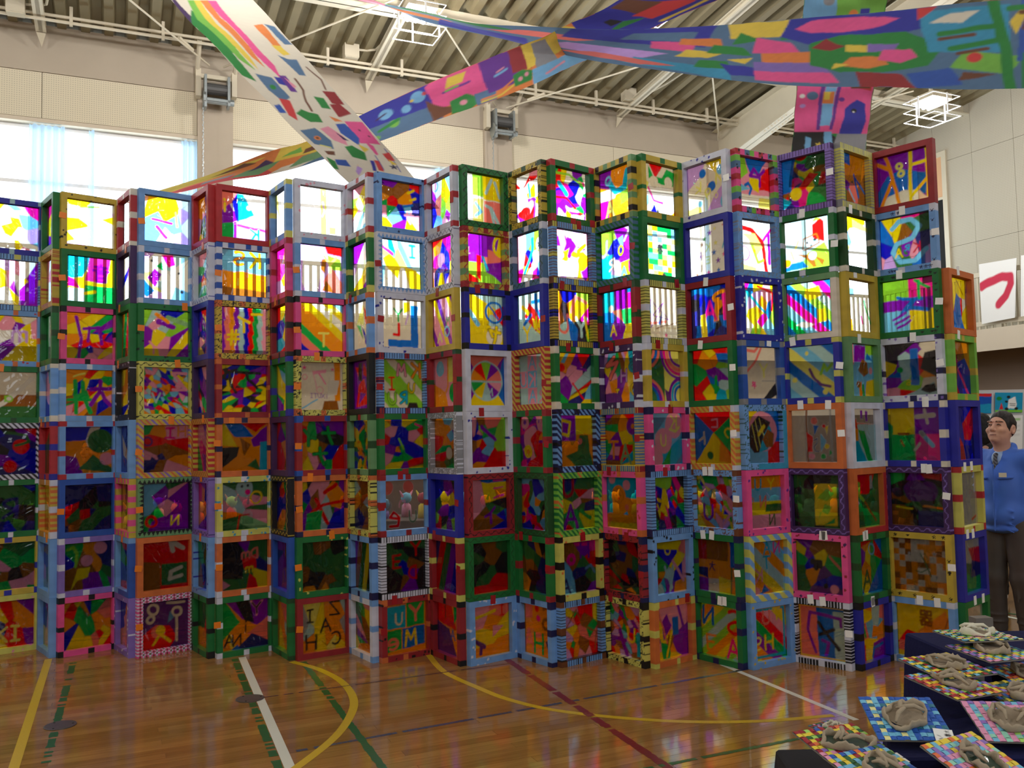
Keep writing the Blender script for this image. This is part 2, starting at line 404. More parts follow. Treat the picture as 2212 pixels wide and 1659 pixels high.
def vnoise(X, Y, f, seed):
    rs = np.random.RandomState(seed); g = rs.rand(34, 34)
    x = (X * f) % 32; y = (Y * f) % 32
    i = np.floor(x).astype(int); j = np.floor(y).astype(int); fx = x - i; fy = y - j
    fx = fx * fx * (3 - 2 * fx); fy = fy * fy * (3 - 2 * fy)
    return (g[j, i] * (1 - fx) + g[j, i + 1] * fx) * (1 - fy) + (g[j + 1, i] * (1 - fx) + g[j + 1, i + 1] * fx) * fy

def seg_dist(X, Y, pts):
    d = np.full(X.shape, 9.0)
    for (x0, y0), (x1, y1) in zip(pts[:-1], pts[1:]):
        dx, dy = x1 - x0, y1 - y0; L = dx * dx + dy * dy + 1e-9
        t = np.clip(((X - x0) * dx + (Y - y0) * dy) / L, 0, 1)
        d = np.minimum(d, np.hypot(X - x0 - t * dx, Y - y0 - t * dy))
    if len(pts) == 1: d = np.hypot(X - pts[0][0], Y - pts[0][1])
    return d

def in_poly(X, Y, p):
    ins = np.zeros(X.shape, bool)
    for (x0, y0), (x1, y1) in zip(p, p[1:] + p[:1]):
        c = ((y0 > Y) != (y1 > Y)) & (X < (x1 - x0) * (Y - y0) / (y1 - y0 + 1e-12) + x0)
        ins ^= c
    return ins

class Canvas:
    def __init__(s, nx, ny, seed, asp=1.0, tex=0.10):
        s.U, s.V = np.meshgrid(np.linspace(0, 1, nx), np.linspace(0, 1, ny))
        s.rs = np.random.RandomState(seed); s.seed = seed; s.asp = asp; s.tex = tex
        s.X = s.U * asp; s.Y = s.V
        w = 0.010
        s.WX = s.X + w * (vnoise(s.X, s.Y, 7, seed + 1) - .5) * 2; s.WY = s.Y + w * (vnoise(s.X, s.Y, 7, seed + 2) - .5) * 2
        s.px = max(1.0 / ny, asp / nx); s.C = np.ones((ny, nx, 3)) * LIN['w']; s.soft = 0.9 * s.px
    def put(s, m, c):
        s.C += (LIN[c] - s.C) * np.clip(m, 0, 1)[..., None]
    def stroke(s, pts, w, c):
        d = seg_dist(s.WX, s.WY, [(x * s.asp, y) for x, y in pts])
        s.put((w / 2 - d) / s.soft + .5, c)
    def poly(s, pts, c):
        s.put(in_poly(s.WX, s.WY, [(x * s.asp, y) for x, y in pts]).astype(float), c)
    def disc(s, x, y, r, c):
        s.put((r - np.hypot(s.WX - x * s.asp, s.WY - y)) / s.soft + .5, c)
    def ring(s, x, y, r, w, c):
        s.put((w / 2 - abs(r - np.hypot(s.WX - x * s.asp, s.WY - y))) / s.soft + .5, c)
    def star(s, x, y, r, c, n=5):
        a = np.arctan2(s.Y - y, s.X - x * s.asp); d = np.hypot(s.X - x * s.asp, s.Y - y)
        s.put((r * (0.68 + 0.32 * np.cos(n * (a - math.pi / 2))) - d) / s.soft + .5, c)
    def text(s, t, x, y, h, c, rot=0, outline=False, mir=False, wf=0.17):
        n = len(t); cw = 0.8 * h; step = 1.15 * cw; ca, sa = math.cos(math.radians(rot)), math.sin(math.radians(rot))
        for ph in ((1, 0) if outline else (0,)):
            for k, ch in enumerate(t):
                for pl in FONT.get(ch, []):
                    q = []
                    for (a, b) in pl:
                        lx = (k - (n - 1) / 2) * step + (a - .5) * cw; ly = (b - .5) * h
                        if mir: lx = -lx
                        q.append(((x * s.asp + lx * ca - ly * sa) / s.asp, y + lx * sa + ly * ca))
                    s.stroke(q, wf * h + (0.028 if ph else 0), 'k' if ph else c)
    def voronoi(s, n, cols, lines, wob=0.005):
        rs = s.rs; P = rs.rand(n, 2) * [s.asp, 1]
        wx = s.X + wob * (vnoise(s.X, s.Y, 4, s.seed + 5) - .5) * 2; wy = s.Y + wob * (vnoise(s.X, s.Y, 4, s.seed + 6) - .5) * 2
        if wob < .05:                                   # straight-edged shards, stretched one way by the brush
            th = rs.rand() * math.pi; st = rs.uniform(1.2, 2.0); c_, s_ = math.cos(th), math.sin(th)
            D = np.stack([np.hypot((wx - p[0]) * c_ + (wy - p[1]) * s_, st * (-(wx - p[0]) * s_ + (wy - p[1]) * c_)) for p in P], 0)
        else:
            A = rs.rand(n) * 0.9 + 0.55
            D = np.stack([np.hypot((wx - p[0]) * a, (wy - p[1]) / a) for p, a in zip(P, A)], 0)
        k = np.argmin(D, 0); ci = [cols[i % len(cols)] for i in range(n)]
        s.C[:] = np.stack([LIN[c] for c in ci], 0)[k]
        if lines:
            D2 = np.sort(D, 0); q = 0.012 if lines == 2 else 0.008; s.put(((q - (D2[1] - D2[0])) / q) * (.9 if lines == 2 else .55), 'k')
    def finish(s):
        t = s.tex; a = s.rs.rand() * 3.1
        q = s.X * math.cos(a) + s.Y * math.sin(a); q2 = -s.X * math.sin(a) + s.Y * math.cos(a)
        n = 0.55 * vnoise(q * 1.0 + 3, q2 * 7, 9, s.seed + 9) + 0.45 * vnoise(s.X, s.Y, 26, s.seed + 10)
        t = t * (1 - .85 * np.clip((s.C.min(-1) - .4) / .3, 0, 1))
        s.C *= (1 - t + 2 * t * n)[..., None]
        return np.clip(s.C, 0, 1)

def nums(x):
    return [float(k) for k in x.split(',') if k]
def pairs(v):
    return list(zip(v[0::2], v[1::2]))

def base(cv, b):
    k, r = b[0], b[1:]
    if k in 'Vv':
        i = 0
        while i < len(r) and r[i].isdigit(): i += 1
        cv.voronoi(int(int(r[:i]) * 1.5), r[i:], 2 if k == 'V' else 1)
    elif k == 'P':
        i = 0
        while i < len(r) and r[i].isdigit(): i += 1
        cv.voronoi(int(r[:i]) * 2, r[i:], False, 0.10)
    elif k == 'S':
        ang, n, cols = r.split(':'); a = math.radians(float(ang)); n = int(n)
        q = cv.X * math.sin(a) - cv.Y * math.cos(a) + 0.02 * (vnoise(cv.X, cv.Y, 6, cv.seed) - .5)
        q = (q - q.min()) / (np.ptp(q) + 1e-6) * n
        i = np.clip(q.astype(int), 0, n - 1); cv.C[:] = np.stack([LIN[cols[j % len(cols)]] for j in range(n)], 0)[i]
    elif k == 'W':
        n = len(r) - 1; q = cv.U * n + 0.18 * np.sin(cv.V * 22 + np.floor(cv.U * n)); i = np.clip(q.astype(int), 0, n - 1)
        cv.C[:] = np.stack([LIN[c] for c in r[1:]], 0)[i]
    elif k == 'H':
        n = len(r) - 1; i = np.clip(((1 - cv.V) * n).astype(int), 0, n - 1); cv.C[:] = np.stack([LIN[c] for c in r[1:]], 0)[i]
    elif k == 'Q':
        i = (cv.V < .5).astype(int) * 2 + (cv.U > .5).astype(int); cv.C[:] = np.stack([LIN[c] for c in r], 0)[i]
    elif k in 'Kk':
        sz, cols = r.split(':'); nx, ny = [int(q) for q in sz.split('x')]
        i = np.clip((cv.U * nx).astype(int), 0, nx - 1); j = np.clip(((1 - cv.V) * ny).astype(int), 0, ny - 1)
        t = cv.rs.randint(0, len(cols), nx * ny) if k == 'k' else np.arange(nx * ny) % len(cols)
        cv.C[:] = np.stack([LIN[c] for c in cols], 0)[t[j * nx + i]]
    elif k == 'F':
        cv.C[:] = LIN[r[0]]

def overlay(cv, o):
    k, r = o[0], o[1:]
    if k in 'Tt':
        t, p = r.split('@'); p = p.split(',')
        cv.text(t, float(p[0]), float(p[1]), float(p[2]), p[3], float(p[4]) if len(p) > 4 and p[4] else 0, len(p) > 5, k == 't')
    elif k == 'G': cv.poly(pairs(nums(r[2:])), r[0])
    elif k == 'L': q = nums(r[2:]); cv.stroke(pairs(q[1:]), q[0], r[0])
    elif k == 'C': q = nums(r[2:]); cv.disc(*q, r[0])
    elif k == 'O': q = nums(r[2:]); cv.ring(*q, r[0])
    elif k == '*': q = nums(r[2:]); cv.star(*q, r[0])
    elif k == 'N':
        for _ in range(int(r[1:])): cv.disc(cv.rs.rand(), cv.rs.rand(), .012, r[0])
    elif k == 'B':
        w = float(r[2:]); d = np.minimum(np.minimum(cv.X, cv.asp - cv.X), np.minimum(cv.Y, 1 - cv.Y))
        cv.put((w / 2 - abs(d - 1.4 * w)) / cv.soft + .5, r[0])
    elif k == 'D':
        q = r.split(','); x, y, rad, n = float(q[0]), float(q[1]), float(q[2]), int(q[3])
        a = np.arctan2(cv.Y - y, cv.X - x * cv.asp); i = ((a + math.pi) / (2 * math.pi) * n).astype(int) % n
        C2 = np.stack([LIN[q[4][j % len(q[4])]] for j in range(n)], 0)[i]
        m = np.clip((rad - np.hypot(cv.X - x * cv.asp, cv.Y - y)) / cv.soft + .5, 0, 1)[..., None]
        cv.C += (C2 - cv.C) * m; cv.ring(x, y, rad, .03, 'a')

def paint(spec, nx, ny, seed, asp=1.0, tex=0.12, umap=None):
    nx0, ny0 = nx, ny; nx, ny = 2 * nx - 1, 2 * ny - 1
    cv = Canvas(nx, ny, seed, asp, tex)
    if umap:
        cv.U = np.interp(cv.U, *umap); cv.WX += (cv.U * asp - cv.X); cv.X = cv.U * asp
    parts = [p for p in spec.split(';') if p]
    base(cv, parts[0])
    for o in parts[1:]: overlay(cv, o)
    C = cv.finish(); Cp = np.pad(C, ((1, 1), (1, 1), (0, 0)), 'edge')
    B = (Cp[:-2] + 2 * Cp[1:-1] + Cp[2:]) / 4; B = (B[:, :-2] + 2 * B[:, 1:-1] + B[:, 2:]) / 4
    return B[::2, ::2]

def frame_paint(spec, X, Z, w, h, bw, seed):
    """colour of the painted card frame at points X,Z of its face"""
    rs = np.random.RandomState(seed); p = spec.split('/')
    C = np.ones(X.shape + (3,)) * FLIN[p[0]]
    def put(m, c): C[m] = FLIN[c]
    top = (Z > h - bw); bot = Z < bw; lef = X < bw; rig = X > w - bw
    horiz = (top | bot)
    along = np.where(horiz, X, Z); across = np.where(horiz, np.where(top, h - Z, Z), np.where(lef, X, w - X))
    for s in p[1:]:
        k, c = s[0], s[1:]
        if k == 'b':
            j = rs.uniform(.8, 1.25, 8)
            put((X < bw * j[0]) & (Z > h - bw * j[1]), c); put((X > w - bw * j[2]) & (Z > h - bw * j[1]), c)
            put((X < bw * j[3]) & (Z < bw * j[4]), c); put((X > w - bw * j[5]) & (Z < bw * j[4]), c)
            m = .5 * w + rs.uniform(-.06, .06) * w; put(horiz & (abs(X - m) < bw * .5 * j[6]), c)
            m = .5 * h + rs.uniform(-.06, .06) * h; put(~horiz & (abs(Z - m) < bw * .5 * j[7]), c)
        elif k == 'd':
            n = 46; px_, pz_ = rs.rand(n) * w, rs.rand(n) * h
            for a, b in zip(px_, pz_): put(np.hypot(X - a, Z - b) < rs.uniform(.006, .0105), c)
        elif k == 's': put((np.floor((X + Z) / .021).astype(int) % 2) == 0, c)
        elif k == 'S': put((np.floor((X + Z) / .05).astype(int) % 2) == 0, c)
        elif k == 'z': put(abs(across - bw * (.15 + .7 * abs(((along / .028) % 2) - 1))) < .004, c)
        elif k == 'w': put(abs(across - bw * (.5 + .25 * np.sin(along * 90))) < .0035, c)
        elif k == 't': put(across < bw * (.2 + .75 * abs(((along / .016) % 2) - 1)), c)
        elif k == 'k': put(((np.floor(X / .0125) + np.floor(Z / .0125)).astype(int) % 2) == 0, c[0]); put(((np.floor(X / .0125) + 2 * np.floor(Z / .0125)).astype(int) % 4) == 1, c[1])
        elif k == 'h': put((along % .021) < .006, c)
        elif k == 'x':
            a = vnoise(X, Z, 70, seed + 3); put(abs(a - .5) < .07, c)
        elif k == 'm':
            i = np.floor(along / (.33 * bw + .03)).astype(int) % len(c)
            for q, cc in enumerate(c): put(i == q, cc)
        elif k == 'p':
            for q in range(18):
                a, b = (rs.rand() * w, rs.choice([bw * .5, h - bw * .5])) if q % 2 else (rs.choice([bw * .5, w - bw * .5]), rs.rand() * h)
                ang = np.arctan2(Z - b, X - a); put(np.hypot(X - a, Z - b) < .014 * (.62 + .38 * np.cos(5 * (ang - 1.57))), c)
        elif k == 'r': put(rig & ~horiz | (bot & (X > w * .3)), c)
    n = vnoise(X * 2.4, Z * 2.4, 13, seed + 4); C *= (0.90 + 0.2 * n)[..., None]
    C = .86 * (C * .9 + .1 * C.mean(-1, keepdims=True))
    return np.clip(C, 0, 1)
# ------------------------------------------------------------------ the screen: eight tiers of painted frames in a zigzag
# columns run along the folding screen; each entry: painted frame | drawing on the film (top tier first)
FRAMES = {
'R0': ["b/ba|v16wwcwylmyp", "c/hn/bY|v10wyplwv;Gv:.62,0,.62,.35,.8,.55,1,.5,1,0", "c/dr/bo|v9wevypy;tm@.65,.62,.34,l", "g/bu|H:eetu;Gr:0,0,.2,0,.1,.25;Lw:.1,0,.12,.35,.32,.9,.85;tai@.35,.45,.2,G;Cy:.05,.95,.12", "k/sw|v8nvkrnb;Cr:.7,.6,.16;Lu:.06,.4,.9,.8,.85,.85,.7,.6,.62;Cr:.5,.18,.13", "g/bw|v10uuknbu;tR@.5,.5,.4,n", "y/bb|v10ugtpkg;Gp:.6,.1,1,.35,1,.05;Cn:.02,.7,.1", "Y/dp|v12vorycn;TKI@.5,.28,.3,Y"],
'L1': ["g|v9vbylm", "y/xr|v6wYpe", "g/bu|S90:4:garg", "c/be|v6clpb", "r/bb|v8urtu", "o/sy/bw|v6ytoy", "c|v8abtlu", "c|v8bylnv"],
'R1': ["y/dk|v8ywwlyw;LG:.04,.3,.85,.7,.9", "g|Fy;GC:0,.5,0,1,.55,1,.35,.55;GP:.5,1,.95,1,.82,.45,.4,.48;Gm:0,.35,0,.55,.2,.5,.3,.3;Ga:0,0,0,.3,.4,.3,.4,0;Gg:.4,0,.4,.38,1,.38,1,0;T音@.73,.66,.36,v;Ly:.06,.4,.2,.6,.25", "P/bk|V14rgbypvoy;Lv:.07,.22,.9,.33,.45,.28,.05;Lv:.07,.38,.66,.7,.7,.75,.35;Lv:.06,.5,.7,.48,.4;Gp:.6,.4,.7,.3,.85,.1", "c/bw|V18oybgrptoy;Lg:.09,.22,.75,.25,.08;Lg:.09,.38,.72,.4,.4,.55,.08;Lg:.07,.08,.35,.55,.35;T大@.75,.5,.5,v;LY:.04,.2,.85,.42,.92", "c/br|Fo;Gb:0,.68,0,1,1,1,1,.5,.5,.6,.45,.7;Ge:.45,.7,.55,1,.75,1,.5,.55;Cu:.75,.68,.26;Gv:0,0,0,.4,.25,.35,.4,0;Gu:.3,.1,.6,.4,1,.1,1,0;Cp:.88,.3,.13;Co:.5,.42,.07", "B|v10nuknrtu", "L/bw|v8nvgtobu;Cp:.76,.85,.13;Cp:.48,.6,.12;LG:.06,.08,.85,.2,.9,.28,.75,.25,.5;Gy:.15,0,.3,.45,.55,.45,.5,.25,.3,.2", "P/bk|V14oygrobsy"],
'L2': ["r/be|v4wwew", "z|v6wpwbg", "g|S80:5:ogrpa", "k/dw|v5yoyb", "c|v6ebebt", "y/mPy|v6tyto", "c/rB|v8abgrb", "L/dw|v6bbpo"],
'R2': ["c|v8wwylcw;Lm:.05,.2,.5,.62,.46;LP:.07,.3,.34,.5,.14;LY:.05,.7,.7,.75,.4", "c/bw|v8wlwaYw;Gm:.4,.97,.66,1,.7,.78,.55,.7;Gg:.28,.72,.42,.82,.45,.6;Gv:.1,.45,.25,.68,.4,.55,.27,.25;GB:0,.45,.25,.2,.1,.03,0,.1;Gc:.6,0,.7,.3,1,.2,1,0;Ck:.2,.82,.03;Lk:.02,.22,.82,.22,.9,.32,.9,.32,.82;Ck:.78,.6,.03;Lk:.02,.8,.6,.8,.7;Ck:.85,.2,.04", "g/dk|v9apyvGybv;Lv:.12,.35,.75,.65,.65;Lh:.1,.55,.85,.95,.72;Lo:.08,.3,.9,.55,.75;tイ@.25,.2,.25,p", "Y/wk|V70prbgyvcao;tZ@.8,.7,.35,p;tV@.3,.35,.2,a", "o/SL/sy|v10pgrotnt;Tエ@.6,.82,.26,m;Oz:.12,.65,.09,.04;Gn:.1,.1,.2,.35,.35,.25,.25,.05;TH@.85,.85,.2,o", "k/th|v8gvcpuv;Or:.2,.2,.1,.06;tN@.7,.2,.2,y", "o|Fr;Gt:0,0,0,.6,.4,.55,.4,0;Gu:.42,.08,.42,.52,.97,.52,.97,.08;Le:.09,.62,.98,.66,.78;Le:.09,.66,.96,.88,.82;Le:.07,.6,.2,.85,.25;Le:.07,.62,.35,.85,.42;Le:.07,.62,.35,.6,.2", "w/kPt|Fz;Gr:0,0,0,.3,.3,.5,.6,.45,.75,.2,.6,0;Cs:.35,.35,.14;Cy:.4,.38,.1;Ly:.06,.4,.3,.6,.12;Ly:.05,.35,.25,.25,.1;Oe:.75,.72,.09,.05;Le:.05,.75,.6,.75,.12;Oe:.25,.82,.1,.05;Oe:.2,.62,.07,.05;Le:.05,.55,.92,.9,.9;Gd:.55,.5,.6,.75,.7,.6"],
'L3': ["r|v8oybblu", "w/zb|v10gpobrc", "b|v14byprnv", "z|v20rgpbkv", "y/sr|v6gpvm", "L/wn|v6bvmo", "c/db|v6tbgu", "g/bk|v6uoru"],
'R3': ["r|Fw;Gs:0,.55,0,1,.38,1,.3,.8;Gv:0,.3,0,.55,.2,.75,.35,.5,.35,0,.25,0;Gb:.25,.8,.38,1,.4,.3,.33,.45;GC:.37,.98,.5,.98,.75,.55,.4,.4;Gl:.35,0,.35,.35,1,.3,1,0;LP:.05,.38,.3,1,.25;Gg:0,0,0,.3,.28,.35,.28,0;Ti@.1,.7,.26,y;tK@.75,.13,.25,C;Cw:.62,.7,.05", "w/mBwBww|Fc;Go:0,0,0,.55,.3,.52,.5,.55,.8,.5,1,.5,1,0;Gt:0,0,0,.2,1,.15,1,0;Gd:0,.75,0,1,.2,1;tK@.75,.8,.3,y,0,o;tS@.4,.82,.28,o,0,o;Ti@.57,.52,.16,s;Ti@.38,.32,.14,Y", "y/bo/xk|W:vsovabrgap;Ly:.06,.4,.78,.62,.68;Ly:.05,.5,.72,.5,.48;T#@.28,.36,.3,y;Cg:.8,.92,.08;Ly:.05,.68,.86,.9,.86", "R/bo|V46ykbrgyvk;Lk:.06,.15,.85,.85,.83;Lk:.06,.2,.8,.22,.6,.33,.42;Lk:.07,.55,.85,.6,.7,.78,.52;Gr:.25,.7,.32,.8,.45,.72,.3,.48", "o/bn|Fo;Gy:0,.55,0,1,.1,1,.35,.5;GB:.08,1,.45,1,.7,.7,.3,.7;Gr:.4,1,1,1,.75,.8;Gv:.65,.65,1,.95,1,.55,.7,.5;Gk:0,.05,0,.5,.4,.5,.35,.3;GC:.82,0,.85,.6,1,.6,1,0;Gt:.4,.7,.65,.55,.5,.3;Gu:.55,.1,.75,.25,.85,0", "Y/bw/dC|v8upupoauh;Ca:.5,.85,.18;Ck:.45,.9,.03;Ck:.57,.91,.03;Cm:.57,.78,.06;Oy:.75,.65,.12,.04;Lr:.03,.35,0,.4,.3,.6,.3", "o/bw|Fu;Gk:0,.25,0,.95,.4,1,.5,.6,.45,.2;Gv:.35,1,.62,1,.55,.7;Gu:.65,1,.95,1,.95,.75,.7,.8;Gr:.45,.6,.75,.7,.75,.4,.5,.4;Gn:.75,.7,1,.5,1,.3,.75,.4;Gy:.65,0,.7,.4,1,.3,1,0;Gr:.55,0,.6,.3,.75,.2,.8,0;Gp:0,0,0,.25,.2,.1;tDm@.62,.72,.2,s;tm@.6,.42,.18,y", "g/bw|Fo;Gg:0,.2,0,1,.1,1,.4,.55;Gv:.1,1,1,1,1,.6,.75,.45,.45,.6;Gk:.3,1,.6,1,.7,.5,.5,.55;Gs:.55,.3,1,.6,1,.1;Gn:.3,0,1,0,1,.1,.65,.3;Gy:.1,.3,.2,.35,.32,.05,.22,0;GB:.2,0,.4,0,.35,.1;TY@.75,.8,.28,p;TY@.75,.8,.22,k;Ti@.52,.45,.2,k;tN@.33,.2,.22,k;TA@.17,.2,.24,k"],
'L4': ["c/bY|v4wwYw", "P/br|v8lomwcy", "R/bk|v8bryCgo", "g/bb|v6yyvgc", "z|v6rgogtv", "k/wy|v8rbngo", "B|v4vvnt", "g/bu|v6oyosa"],
'R4': ["w/dp|Fw;GY:.5,0,.5,1,.64,1,.64,0;GY:.7,.05,.7,.2,.85,.2,.85,.05;Ll:.03,.55,.7,.6,.5,.55,.4", "c/bw|Fl;Gw:.08,.2,.12,.85,.45,.88,.52,.5,.42,0,.2,0;Gr:.6,1,1,1,1,.8,.65,.85;Gt:.52,.7,.65,.75,.6,.4,.5,.5;GG:.65,.82,.95,.75,1,.5,.7,.5;Gs:.55,.25,.75,.55,1,.25,1,0,.6,.05;Gt:.53,.05,.62,.28,.8,.03;TY@.72,.62,.32,Y", "P/bk|S-40:9:cywyoogsb;tT@.72,.7,.34,Y;tT@.55,.25,.26,Y", "Y/bo/xk|Fe;Gp:.3,.8,.6,.85,.6,.78,.3,.73;Lp:.02,.3,.8,.4,.45;LP:.025,.45,.75,.6,.55;Op:.47,.42,.07,.015;tiXUTI@.45,.3,.09,v;Go:.78,1,.93,1,.93,.2,.8,.2;Gw:.64,.28,.66,.62,.9,.62,.85,.32;Gt:.5,0,.55,.2,.85,.2,.9,0;Lc:.03,.02,.03,.4,.22;Om:.13,.68,.05,.012;*m:.12,.88,.05;*m:.75,.85,.04", "R/bB|V12rovtgpbykv;tナ@.64,.7,.34,g,0,o;tイ@.2,.66,.32,g,0,o;tナ@.45,.28,.34,g,0,o", "o/bn|v9pbavguykt;Go:.55,.8,.75,1,1,.7,.9,.4,.7,.45;Lr:.07,.25,.36,.5,.5,.97,.56;Lr:.08,.35,.62,.6,.12;Lr:.08,.55,.75,.8,.9;Gg:.1,0,.15,.35,.5,.4,.45,0", "g/dY|V12uuktukut;Go:0,0,.1,.1,.3,.1,.35,0;Go:.45,0,.55,.15,.65,0", "R|V11oyYaoyoq;TI@.2,.72,.25,k;tZ@.75,.82,.26,k;TA@.55,.5,.26,k;TH@.23,.2,.28,k;tC@.78,.22,.26,k"],
'L5': ["w/br|v8wyGpcw", "g/bY|v6vwlyw", "c/bo|Fe;GY:.2,.55,.6,.95,.6,.5;Gr:.6,.9,.95,.6,.95,.15,.7,.5;Gg:.2,.55,.45,.5,.6,.2;Gb:.5,.5,.95,.1,.7,.1", "k|Fv;Gr:.1,.9,.4,.55,.48,.8;Gr:.9,.6,.6,.95,.55,.7;Gk:.3,.95,.5,.95,.5,.55,.3,.6;Gr:.3,.5,.6,.62,.9,.1,.15,.05;Gv:.3,.1,.4,.35,.7,.3", "h/bu|P20yuboyg", "Y/bo/xk|v6totan", "c/bn|S75:6:vtuykt", "w/bc|v8yguptvo"],
'R5': ["c/dn|V13brypgcotvn;Ly:.05,.7,.8,.85,.86;Ly:.05,.75,.65,.88,.7;LB:.05,.6,.5,.8,.55;tサ@.72,.28,.24,p", "c/tw|v8YwywcacC;LP:.07,.05,.85,.3,.7;TI@.78,.8,.24,C;Ly:.06,.8,.2,.85,.4,.7,.3;Ny9", "w/db|Fe;GB:.72,.03,.72,.9,.9,.9,.9,.03;GB:.18,.03,.18,.18,.9,.18,.9,.03;TY@.42,.68,.24,g;Lr:.06,.43,.5,.43,.28,.32,.28;Gy:.55,.72,.55,.95,.7,.95,.7,.78;Gw:0,.55,0,.98,.3,.9,.2,.6;Ll:.03,.6,.5,.66,.7", "c/bR/hn|S-45:9:GeGeG;tK@.84,.78,.28,o,0,o;TM@.48,.78,.22,p,0,o;TI@.25,.5,.24,r;TU@.25,.2,.22,G,0,o;TU@.72,.42,.18,y,0,o;tR@.52,.22,.22,C,0,o;Gk:.6,0,.65,.12,.85,.12,.9,0", "g/bR|V16rybpgogvby;Lm:.04,.8,.9,.95,.85;LG:.04,.4,.6,.5,.4", "c/bR|Fw;Cs:.1,.85,.14;Cs:.6,.85,.12;Lr:.06,.15,.08,.35,.08,.38,.25,.25,.36,.15,.25,.35,.22;tU@.7,.25,.22,u;tn@.45,.55,.2,p;Cq:.08,.5,.12", "w/hk|v10uvtbkuk;tY@.76,.82,.26,r;TE@.3,.6,.24,r;tD@.68,.35,.26,r", "R/bo/dk|Fo;GC:0,.5,0,.93,.5,.95,.5,.5;Gg:.52,.5,.52,1,.95,1,.95,.52;Gg:0,.05,0,.47,.4,.48,.4,.08;GB:.42,.08,.42,.48,.95,.5,.95,.12;TU@.34,.68,.22,e;TY@.74,.76,.32,s;te@.2,.25,.3,s;TM@.62,.28,.3,y"],
'L6': ["w/br|v10ybwGcpvs;Oc:.2,.9,.1,.04", "w/zr/zn|v10bbypmors;Cp:.4,.55,.15;Gv:.3,.3,.5,.5,.7,.3;TA@.72,.85,.26,v", "y|S-60:11:pvyp;TM@.65,.5,.18,g;Oc:.6,.3,.09,.04;TA@.3,.2,.2,Y", "R/bu|Fp;GY:.6,.5,.6,1,1,1,1,.5;Cc:.28,.78,.16;Go:0,0,0,.5,.5,.3,.6,0;Lo:.05,.6,1,.6,.4,.3,.1;Cg:.85,.28,.2", "q/xk/xw|v10ogoctrvwu;Ce:.6,.3,.12", "b|v12rvyGbku", "R/bY|S70:6:nruvbk", "R/bk|Fo;Gr:0,.6,0,1,.6,1,.8,.5;Gz:0,0,0,.6,.5,.5,.8,0;Gg:.7,.6,.7,1,1,1;TA@.65,.4,.2,B;Lk:.03,.35,.7,.35,.95"],
'R6': ["g/zk|Fw;GG:.22,.55,.22,1,.5,1,.5,.55;Gy:.5,.5,.5,1,1,1,1,.5;GY:.22,0,.22,.5,.5,.5,.5,0;Gs:.52,0,.52,.48,1,.48,1,0;La:.07,.58,.64,.75,.92;La:.06,.84,.88,.96,.58;La:.07,.58,.38,.72,.34,.92,.03;La:.06,.7,.34,.8,.02;Lc:.06,.3,.4,.45,.25,.3,.15", "R/mRyhy/zr|v9vvGryaspv;Gr:.3,.15,.3,.6,.42,.6,.42,.05;LC:.05,.45,.6,.6,.3;Oy:1,.8,.2,.06;Gv:.1,.6,.1,1,.65,1,.6,.55", "b/bk|v6yyyar;OB:.75,.66,.2,.05;LB:.04,.6,.8,.85,.55;Lc:.1,.08,.65,.3,.4;Ce:.75,.18,.2;tヤ@.75,.2,.34,y,0,o", "w/ww|Fv;Gs:0,1,1,1,.7,.7,.2,.7;GB:1,1,1,0,.7,.3;Gy:0,0,1,0,.75,.3,.2,.3;D.5,.5,.38,10,gyavpsvGro;La:.03,.1,.48,.9,.48;tM@.6,.28,.14,a", "w/db|V14vpbgtcorGs;Gr:.35,0,.7,.4,1,0;Lv:.08,.35,.8,.7,.55", "R/wk|v9Bbtypouk;LP:.03,.65,.95,.9,.96;LP:.03,.65,.8,.9,.82;LP:.04,.65,.62,.9,.66;Tイ@.55,.28,.3,v", "g/wu|v8ktukru", "c/dw|v5oyops;Ly:.06,.05,.75,.6,.85;TI@.8,.85,.2,r;Lz:.09,.1,.32,.32,.2;Lz:.08,.24,.22,.22,.08;Gp:.55,.35,.55,.58,.85,.55"],
'L7': ["y/bu/xk|P14wwyrvcpw;LC:.06,.5,.75,.55,.5;Lk:.02,.7,.6,.7,.3", "d/zu/bw|V16wmGwcpyrb;Cw:.86,.72,.12;Ck:.86,.72,.045;*k:.86,.72,.09;LC:.07,.6,.85,.6,.6,.3,.2", "b|v8raraya;tサ@.78,.72,.46,B;Ly:.09,.2,.75,.4,.6;LB:.08,.25,.4,.5,.55;tY@.35,.2,.3,y;tU@.82,.35,.3,y", "y/sr|K3x3:apapcaapa;TA@.5,.83,.24,c;tB@.85,.83,.24,p;TU@.17,.5,.24,c;tK@.5,.5,.24,p;TA@.5,.17,.24,c;tR@.85,.17,.24,p", "g/bR|P14vvpropmu;Cp:.2,.87,.13;Cv:.2,.87,.05;Cy:.3,.3,.13;Co:.3,.3,.05;Lp:.06,.65,.9,.7,.75,.85,.9,.95,.8", "u/wg|P16crobmuk", "g/bR|v12kuntkuo", "c/bn|Fo;Gs:.05,.68,.05,.98,.32,.95,.32,.7;Cr:.48,.9,.07;Cm:.52,.72,.06;tS@.85,.75,.42,t;TA@.17,.28,.4,s;TH@.52,.25,.36,g;Gs:.4,.35,.62,.35,.62,.45,.4,.45;Ln:.05,.8,.3,.88,.12,.98,.08"],
